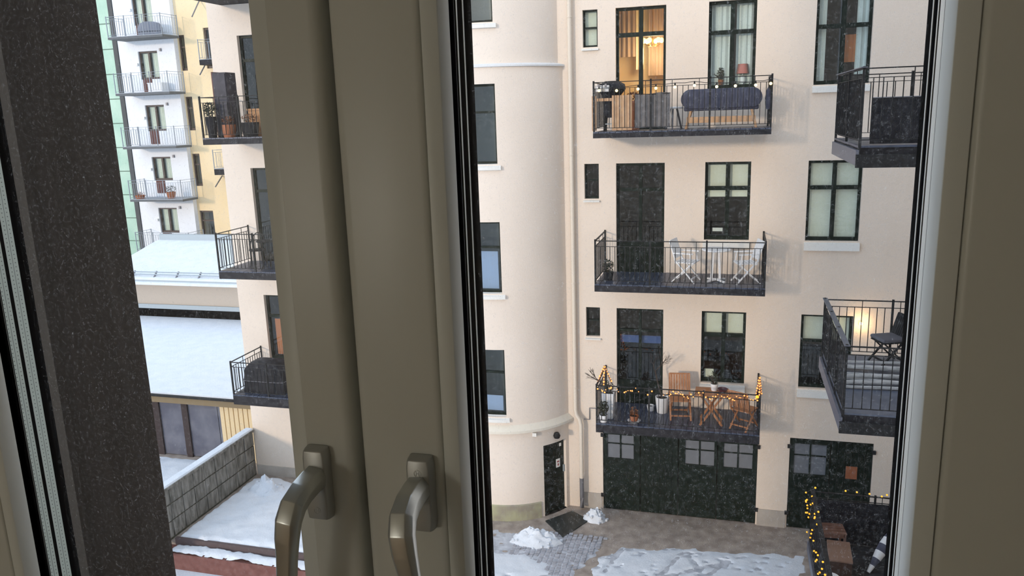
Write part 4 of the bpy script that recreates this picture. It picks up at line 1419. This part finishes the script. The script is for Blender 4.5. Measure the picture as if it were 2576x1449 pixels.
mb.add([v+Vector((0, .012, 0)) for v in mb.v], mb.f[:])
obj('fabric', mb, BLACKF, T, smooth=True)
obj('hem', MB().tube([(x0c, 11.955, a.z), (x1c, 11.955, a.z)], .007, 5), GPIPE, T)
T = thing('rail_mat', 'dark reed matting tied along the side of the high wing balcony', 'screen', (WX+.04, 13.3, -.55))
for k in range(22):
    y = 12.0+k*.12
    obj('reed_strip', MB().box(WX+.040, WX+.052, y+.004, y+.116, -.55, .30+random.uniform(-.02, .02)), mat('dark_reed', (.030, .027, .026), (.06, .053, .05), scale=12, rough=.9), T)
obj('tie_wire', MB().tube([(WX+.034, 12, .1), (WX+.034, 14.6, .1)], .004, 5), GPIPE, T)
wc = atz(2243, 896, -4.52)
T = folding_chair('dark metal folding chair on the wing balcony behind the pale slats', IRON, (wc.x-.14, 14.52, -4.52), math.radians(-68), .92)
obj('seat_cushion', MB().box(-.22, .22, -.23, .20, .425, .49), mat('grey_cushion', (.10, .10, .12), rough=.9), T, bevel=.025, seg=3)
T = thing('slat_pile', 'pile of pale weathered slats lying across the wing balcony floor', 'timber pile', (2.6, 13.3, -4.52))
random.seed(5)
for k in range(11):
    y = 13.05+k*.108
    z = -4.52+.03+(.06 if k % 3 == 1 else 0)+(.03 if k > 6 else 0)
    sk = random.uniform(-.09, .09)
    obj('slat', MB().bar((1.85, y-sk, z), (3.4, y+sk, z+random.uniform(0, .03)), .055, .03), PALEW, T)
# lowest terrace things
T = thing('rail_cloth', 'black fabric screen behind the far rail of the lit terrace', 'screen', (2.8, 15.12, -8.44), local=True)
box('fabric', -1.1, 1.1, 0, .015, .0, .88, BLACKF, T)
obj('hem', MB().tube([(-1.1, .007, .88), (1.1, .007, .88)], .010, 6), IRON, T)
FL = thing('fairy_lights', 'yellow fairy lights wound round the corner of the lowest wing terrace', 'string light', (WX, 14, -7.5))
q8 = [(302, 120), (398, 182), (318, 235), (302, 268), (410, 292), (376, 312), (322, 325), (325, 372), (300, 440), (322, 440), (357, 460), (440, 460), (498, 428), (340, 515), (443, 510), (436, 530), (478, 627), (400, 717), (318, 750), (384, 775), (370, 838), (420, 888), (430, 1052), (462, 1075), (490, 1118), (455, 1215), (472, 1190), (570, 1225), (556, 1335), (520, 1392), (495, 1415), (605, 1430), (300, 250), (450, 45)]
pts = []
for (u, v) in sorted(q8, key=lambda t: t[1]):
    x, y = 1980+u/6.329, 1220+v/6.329
    c = atx(x, y, WX-.015)
    if c.y > 15.25:
        c = aty(x, y, 15.2)
    obj('bulb', MB().ball(c, .019, 6), YELLOW, FL)
    pts.append(c)
obj('cable', MB().tube(pts, .004, 4), IRON, FL)
for (u, v) in ((932, 95), (1112, 115), (1312, 142), (1508, 183), (1590, 160)):
    c = aty(1980+u/6.329, 1220+v/6.329, 15.17)
    obj('bulb', MB().ball(c, .019, 6), YELLOW, FL)


def slat_crate(label, loc, rotz, w, d, h, m):
    T = thing('slatted_seat', label, 'seat', loc, local=True, rotz=rotz)
    for sx in (-1, 1):
        for sy in (-1, 1):
            box('leg', sx*(w/2-.03)-.02, sx*(w/2-.03)+.02, sy*(d/2-.03)-.02, sy*(d/2-.03)+.02, 0, h-.02, m, T)
    for k in range(4):
        y = -d/2+d*(k+.5)/4
        box('seat_slat', -w/2, w/2, y-d/8+.008, y+d/8-.008, h-.02, h, m, T)
    for sy in (-1, 1):
        box('apron', -w/2+.03, w/2-.03, sy*(d/2-.02)-.01, sy*(d/2-.02)+.01, h-.10, h-.02, m, T)
    return T


DKW = mat('dark_brown_wood', (.16, .075, .05), (.22, .11, .075), scale=9, rough=.6)
c = onz(2086, 1328, -8.45+.42)
slat_crate('brown slatted wooden seat at the corner of the lit terrace', (c.x, c.y, -8.45), .1, .56, .42, .42, DKW)
c = onz(2112, 1385, -8.45+.48)
T = thing('storage_box', 'brown lidded wooden box on the lit terrace', 'box', (c.x, c.y, -8.45), local=True, rotz=-.05)
box('body', -.19, .19, -.33, .33, 0, .44, mat('box_side', (.055, .028, .02), rough=.7), T)
box('lid', -.20, .20, -.35, .35, .44, .48, mat('box_lid', (.23, .135, .095), rough=.6), T, bevel=.008)
c = onz(2082, 1395, -8.45)
mb = MB()
for k in range(5):
    mb.ball((c.x+random.uniform(-.08, .08), c.y+random.uniform(-.2, .2), -8.43), random.uniform(.07, .13), 10, .5)
obj('snow_heap', mb, SNOW, smooth=True, label='small snow remnant beside the lidded box on the terrace', cat='snow heap')
c = onz(2090, 1449, -8.45+.35)
T = thing('tub', 'pale plastic tub at the edge of the lit terrace', 'tub', (c.x, c.y-.05, -8.45), local=True)
obj('tub_body', MB().lathe([(.11, 0), (.14, .33), (.15, .35), (.12, .35), (.10, .05)], n=18), CER, T, smooth=True)
obj('tub_lid', MB().lathe([(.15, .35), (.14, .37), (.03, .375)], n=18), CER, T, smooth=True)
# folded striped parasol leaning on the terrace
pa = atz(2184, 1440, -8.42); pb = aty(2245, 1340, pa.y+.5)
T = thing('folded_parasol', 'folded blue and white striped parasol lying on the lit terrace', 'parasol', pa)
dv = (pb-pa)
for k in range(6):
    a, b = pa+dv*(k/6), pa+dv*((k+1)/6)
    ra = [.03, .05, .075, .095, .10, .09, .06]
    obj('canopy_stripe', MB().tube([a, b], [ra[k], ra[k+1]], 12), (CER if k % 2 == 0 else NAVY), T, smooth=True)
obj('pole', MB().tube([pb, pb+dv*.3], .018, 8), WPAINT, T)

# wall lamp that lights the cream front behind the wing balcony
lw = aty(2165, 812, YF)
T = thing('wall_lamp', 'small lit wall lamp on the cream front beside the low window', 'wall lamp', (lw.x, YF-.12, lw.z), local=True)
obj('back_plate', MB().box(-.04, .04, .10, .12, -.05, .05), PIPE, T)
obj('globe', MB().ball((0, .06, 0), .040, 12), mat('wall_lamp_globe', (1, .85, .6), emit=(1, .62, .24), estr=2.2), T, smooth=True)
l3 = bpy.data.lights.new('wall_lamp_light', 'POINT')
l3.energy = 5
l3.color = (1, .66, .30)
l3.shadow_soft_size = .06
lo3 = bpy.data.objects.new('wall_lamp_light', l3)
C.objects.link(lo3)
lo3.parent = T
lo3.location = (0, -.06, .0)

# ------------------------------------------------------------------ block wall between the yards
BW = thing('block_wall', 'mossy grey concrete block wall with a snow-capped coping', 'wall', (-12.9, 16.2, G))
box('mortar_core', -13.0, -12.83, 13.2, YF-.06, G, -8.50, MOSS, BW)
blk = None
for r in range(3):
    hgt = .40
    z0 = G+.06+r*.425
    n = 8
    for k in range(11):
        y0 = YF-.07-.435*(k+1)
        if blk is None:
            blk = box('block', -12.84, -12.795, y0, y0+.415, z0, z0+hgt, BLOCK, BW, bevel=.012, seg=1)
            by, bz = y0, z0
        else:
            dup(blk, (random.uniform(-.008, .008), y0-by, z0-bz))
box('coping', -13.05, -12.76, 13.2, YF-.05, -8.50, -8.44, BLOCK, BW)
mb = MB()
rg = []
for k in range(40):
    y = 13.2+k*(YF-.06-13.2)/39
    hh = .04+.015*noise.noise(Vector((y*3, 0, 0)))
    rg.append([Vector((x, y, -8.44+z)) for x, z in ((-13.04, 0), (-13.02, hh*.8), (-12.93, hh), (-12.82, hh*.8), (-12.79, 0))])
obj('snow_cap', mb.loft(rg), SNOW, BW, smooth=True)

# ------------------------------------------------------------------ garages with flat snowy roof
SH = thing('garage_row', 'low garage row with grey doors, cream sheet bay and flat snowy roof', 'garage', (-16, 20, G))
box('back_wall', -25, -13.0, 18.75, 26.3, G, -8.05, BEIGEW, SH)
box('fascia_board', -25, -13.0, 18.42, 18.50, -8.05, -7.86, OCHRE, SH)
box('gutter', -25, -13.0, 18.36, 18.50, -7.85, -7.79, IRON, SH)
box('roof_deck', -25, -13.0, 18.45, 26.4, -7.86, -7.80, ZINC, SH)
box('snow_layer', -25, -13.0, 18.44, 26.4, -7.80, -7.74, SNOW, SH)
for k, (a, b) in enumerate(((-18.6, -17.65), (-17.55, -16.65), (-16.42, -15.62), (-15.42, -14.42))):
    box('garage_door', a, b, 18.62, 18.70, G+.02, -8.08, SHED, SH)
box('garage_door', -14.40+.0-.62+.62, -14.32, 18.62, 18.70, G+.02, -8.08, SHED, SH)
for x in (-17.6, -16.53, -15.52, -14.36):
    pass
for (a, b) in ((-17.65, -17.55), (-16.65, -16.42), (-15.62, -15.42)):
    box('door_post', a, b, 18.56, 18.74, G, -8.06, MAROON if False else mat('dark_post', (.035, .022, .022), rough=.8), SH)
for k in range(8):
    x = -14.30+k*.158
    box('cladding_sheet', x, x+.128, 18.58, 18.70, G, -8.05, CORR, SH)
    box('cladding_groove', x+.128, x+.158, 18.61, 18.70, G, -8.05, CORR, SH)

# house behind the garages with a sloping snowy roof
H1 = thing('low_house', 'low house with beige wall and sloping snowy roof behind the garages', 'house', (-20, 28, -7.9))
box('wall', -25.3, -16.5, 26.45, 30.2, -7.25, -6.2, BEIGEW, H1)
box('lead_flashing', -25.3, -16.5, 26.38, 26.44, -7.40, -7.22, ZINC, H1)
box('dark_band', -25.3, -16.5, 26.41, 26.47, -7.80, -7.40, GASKET, H1)  # plain black band below the flashing
mb = MB()
mb.add([(-25.3, 26.05, -6.12), (-16.5, 26.05, -6.12), (-16.5, 30.1, -5.26), (-25.4, 30.1, -5.26), (-25.3, 26.05, -6.05), (-16.5, 26.05, -6.05), (-16.5, 30.1, -5.17), (-25.4, 30.1, -5.17)],
       [(0, 3, 2, 1), (4, 5, 6, 7), (0, 1, 5, 4), (1, 2, 6, 5), (2, 3, 7, 6), (3, 0, 4, 7)])
obj('snow_layer', mb, SNOW, H1)
box('eaves_board', -25.3, -16.5, 26.05, 26.45, -6.28, -6.12, ZINC, H1)
box('eaves_snow', -25.3, -16.5, 25.85, 26.06, -6.28, -6.18, SNOW, H1)
for zz, yy in ((-5.98, 26.22), (-5.90, 26.30)):
    obj('snow_guard_pipe', MB().tube([(-25.2, yy, zz+.05), (-16.5, yy, zz+.05)], .022, 6), ZINC, H1)
for k in range(8):
    x = -24.6+k*1.05
    obj('snow_guard_bracket', MB().bar((x, 26.12, -6.10), (x+.02, 26.36, -5.82), .05, .05), GPIPE, H1)
box('ridge_parapet', -25.3, -20.9, 30.1, 30.3, -5.5, -4.92, ZINC, H1)

# ------------------------------------------------------------------ far houses
FH = thing('white_apartment_house', 'tall white apartment house with small iron balconies', 'building', (-31, 39, G))
YW = 38.0
fh_open = []
zs = [(3.94, 2.45), (1.06, -.35), (-1.79, -3.1), (-4.67, -6.1), (6.8, 5.3)]
for (a, b) in zs:
    fh_open.append((-31.75, -30.50, b-.0, a))
wall_sheet('front_wall', -33.0, -29.35, G, 12, fh_open, YW, WHITEB, FH, body=1.15)
for (a, b) in zs:
    W = window(-31.75, -30.50, b, a, cols=2, fm=DWIN, Y=YW, parent=FH, bar=.08, mid=.11, room=mat('far_room', (.25, .24, .2), rough=.9), depth=.8,
               curt=[(-31.65, -31.2, b+.1, a-.1, BLIND), (-31.05, -30.62, b+.1, a-.1, BLIND)])
    box('door_panel', -31.62, -31.05, YW-.03, YW, b-.72, b, MAROON, FH)
    box('wall_fixture', -31.95, -31.78, YW-.12, YW, a-.75, a-.62, CER, FH)
    box('wall_fixture', -30.3, -30.2, YW-.08, YW, a-.05, a+.1, GPIPE, FH)
GF = 'small balconies stacked on the white house'
for k, (z, lb) in enumerate(((4.62, 'small grey balcony on the white house with furniture under covers'), (1.70, 'small grey balcony on the white house with a low white box'), (-1.16, 'small grey balcony on the white house left bare'), (-4.05, 'small grey balcony on the white house with potted plants'), (-6.95, 'lowest small balcony on the white house above the snowy roof'))):
    balcony(lb, -32.45, -29.0 if k != 4 else -28.9, 36.7, YW, z+.02, z+1.05, z-.12, 'flr', im=LRAIL, sm=mat('far_slab', (.11, .12, .13), rough=.7), dm=mat('far_deck', (.35, .38, .42), rough=.7), pitch=.16, boards=.4, group=GF)
potted('potted_plant', 'dark conifer in a pot on the fourth balcony of the white house', (-30.1, 37.2, -4.03), .25, .35, TERRA, 'ever')
potted('potted_plant', 'low brown shrub at the corner of the fourth balcony of the white house', (-32.0, 37.0, -4.03), .28, .2, TERRA, 'dry')
T = thing('storage_chest', 'white chest on the second balcony of the white house', 'chest', (-30.4, 37.6, 1.72), local=True)
box('body', -.45, .45, -.25, .25, 0, .45, CER, T)
box('lid', -.47, .47, -.27, .27, .45, .50, WPAINT, T)
T = thing('covered_furniture', 'balcony furniture under a grey cover on the uppermost balcony of the white house', 'furniture', (-30.2, 37.3, 4.64), local=True)
obj('cover', MB().loft([[Vector((sx*(1+.05*noise.noise(Vector((k*.8, z, 0))))*math.cos(2*math.pi*k/16), .3*math.sin(2*math.pi*k/16), z)) for k in range(16)] for sx, z in ((.75, 0), (.75, .4), (.6, .62), (.3, .7))]), mat('grey_cover', (.20, .22, .27), rough=.8), T, smooth=True)
obj('tie_cord', MB().tube([(.74*math.cos(a), .31*math.sin(a), .2) for a in [2*math.pi*i/16 for i in range(17)]], .012, 5), IRON, T)

YH = thing('yellow_apartment_house', 'warm yellow apartment house behind the white house', 'building', (-27, 41, G))
YY = 38.3
KY = YY/40.0
yo = [(-30.60, -30.18, 2.95, 4.9), (-30.60, -30.12, -.4, 1.5), (-30.60, -30.08, -3.62, -1.74), (-30.55, -29.6, -6.9, -5.08), (-28.9, -28.3, 3.0, 5.2), (-28.55, -27.9, -.2, 1.9)]
yo = [tuple(v*KY for v in h) for h in yo]
wall_sheet('front_wall', -29.345, -20.0, G, 12, yo, YY, YELB, YH)
for h in yo:
    window(*h, cols=1, transom=(h[2]+h[3])/2+.3, fm=DWIN, Y=YY, parent=YH, bar=.10, mid=.08, depth=.8, room=mat('far_room2', (.14, .12, .12), rough=.9))
for (x0, y0, x1, y1) in ((502, 0, 483, 42), (524, 148, 503, 188), (559, 442, 542, 470)):
    a = aty(x0, y0, YY-.05); b = aty(x1, y1, YY-1.0)
    obj('flagpole_bracket', MB().tube([a, b], .035, 6), GPIPE, YH)
balcony('small balcony with teal cloth on the yellow house', aty(497, 115, 37.4).x, -24, 37.4, YY, 3.3, 4.3, 3.0, 'fl', im=LRAIL, pitch=.2, boards=.4, group='balconies on the yellow house', dm=MATS['far_deck'])
balcony('small balcony low on the yellow house beside the cream corner', aty(536, 405, 37.4).x, -24, 37.4, YY, -2.45, -1.45, -2.8, 'fl', im=LRAIL, pitch=.2, boards=.4, group='balconies on the yellow house', dm=MATS['far_deck'])

GT = thing('glass_stair_tower', 'stair tower clad in pale green glass panels', 'building', (-34.3, 38, G))
box('core', -36.6, -33.25, 38.05, 42, G, 12, GJOINT, GT)
gz = 8.2
k = 0
while gz > -9:
    for (a, b) in ((-36.5, -35.0), (-34.95, -33.32)):
        box('glass_panel', a, b, 38.0, 38.04, gz-1.32, gz-.03, GGLASS, GT)
    gz -= 1.345
box('corner_post', -33.30, -33.02, 37.95, 38.4, G, 12, mat('dark_post2', (.05, .055, .06), rough=.6), GT)
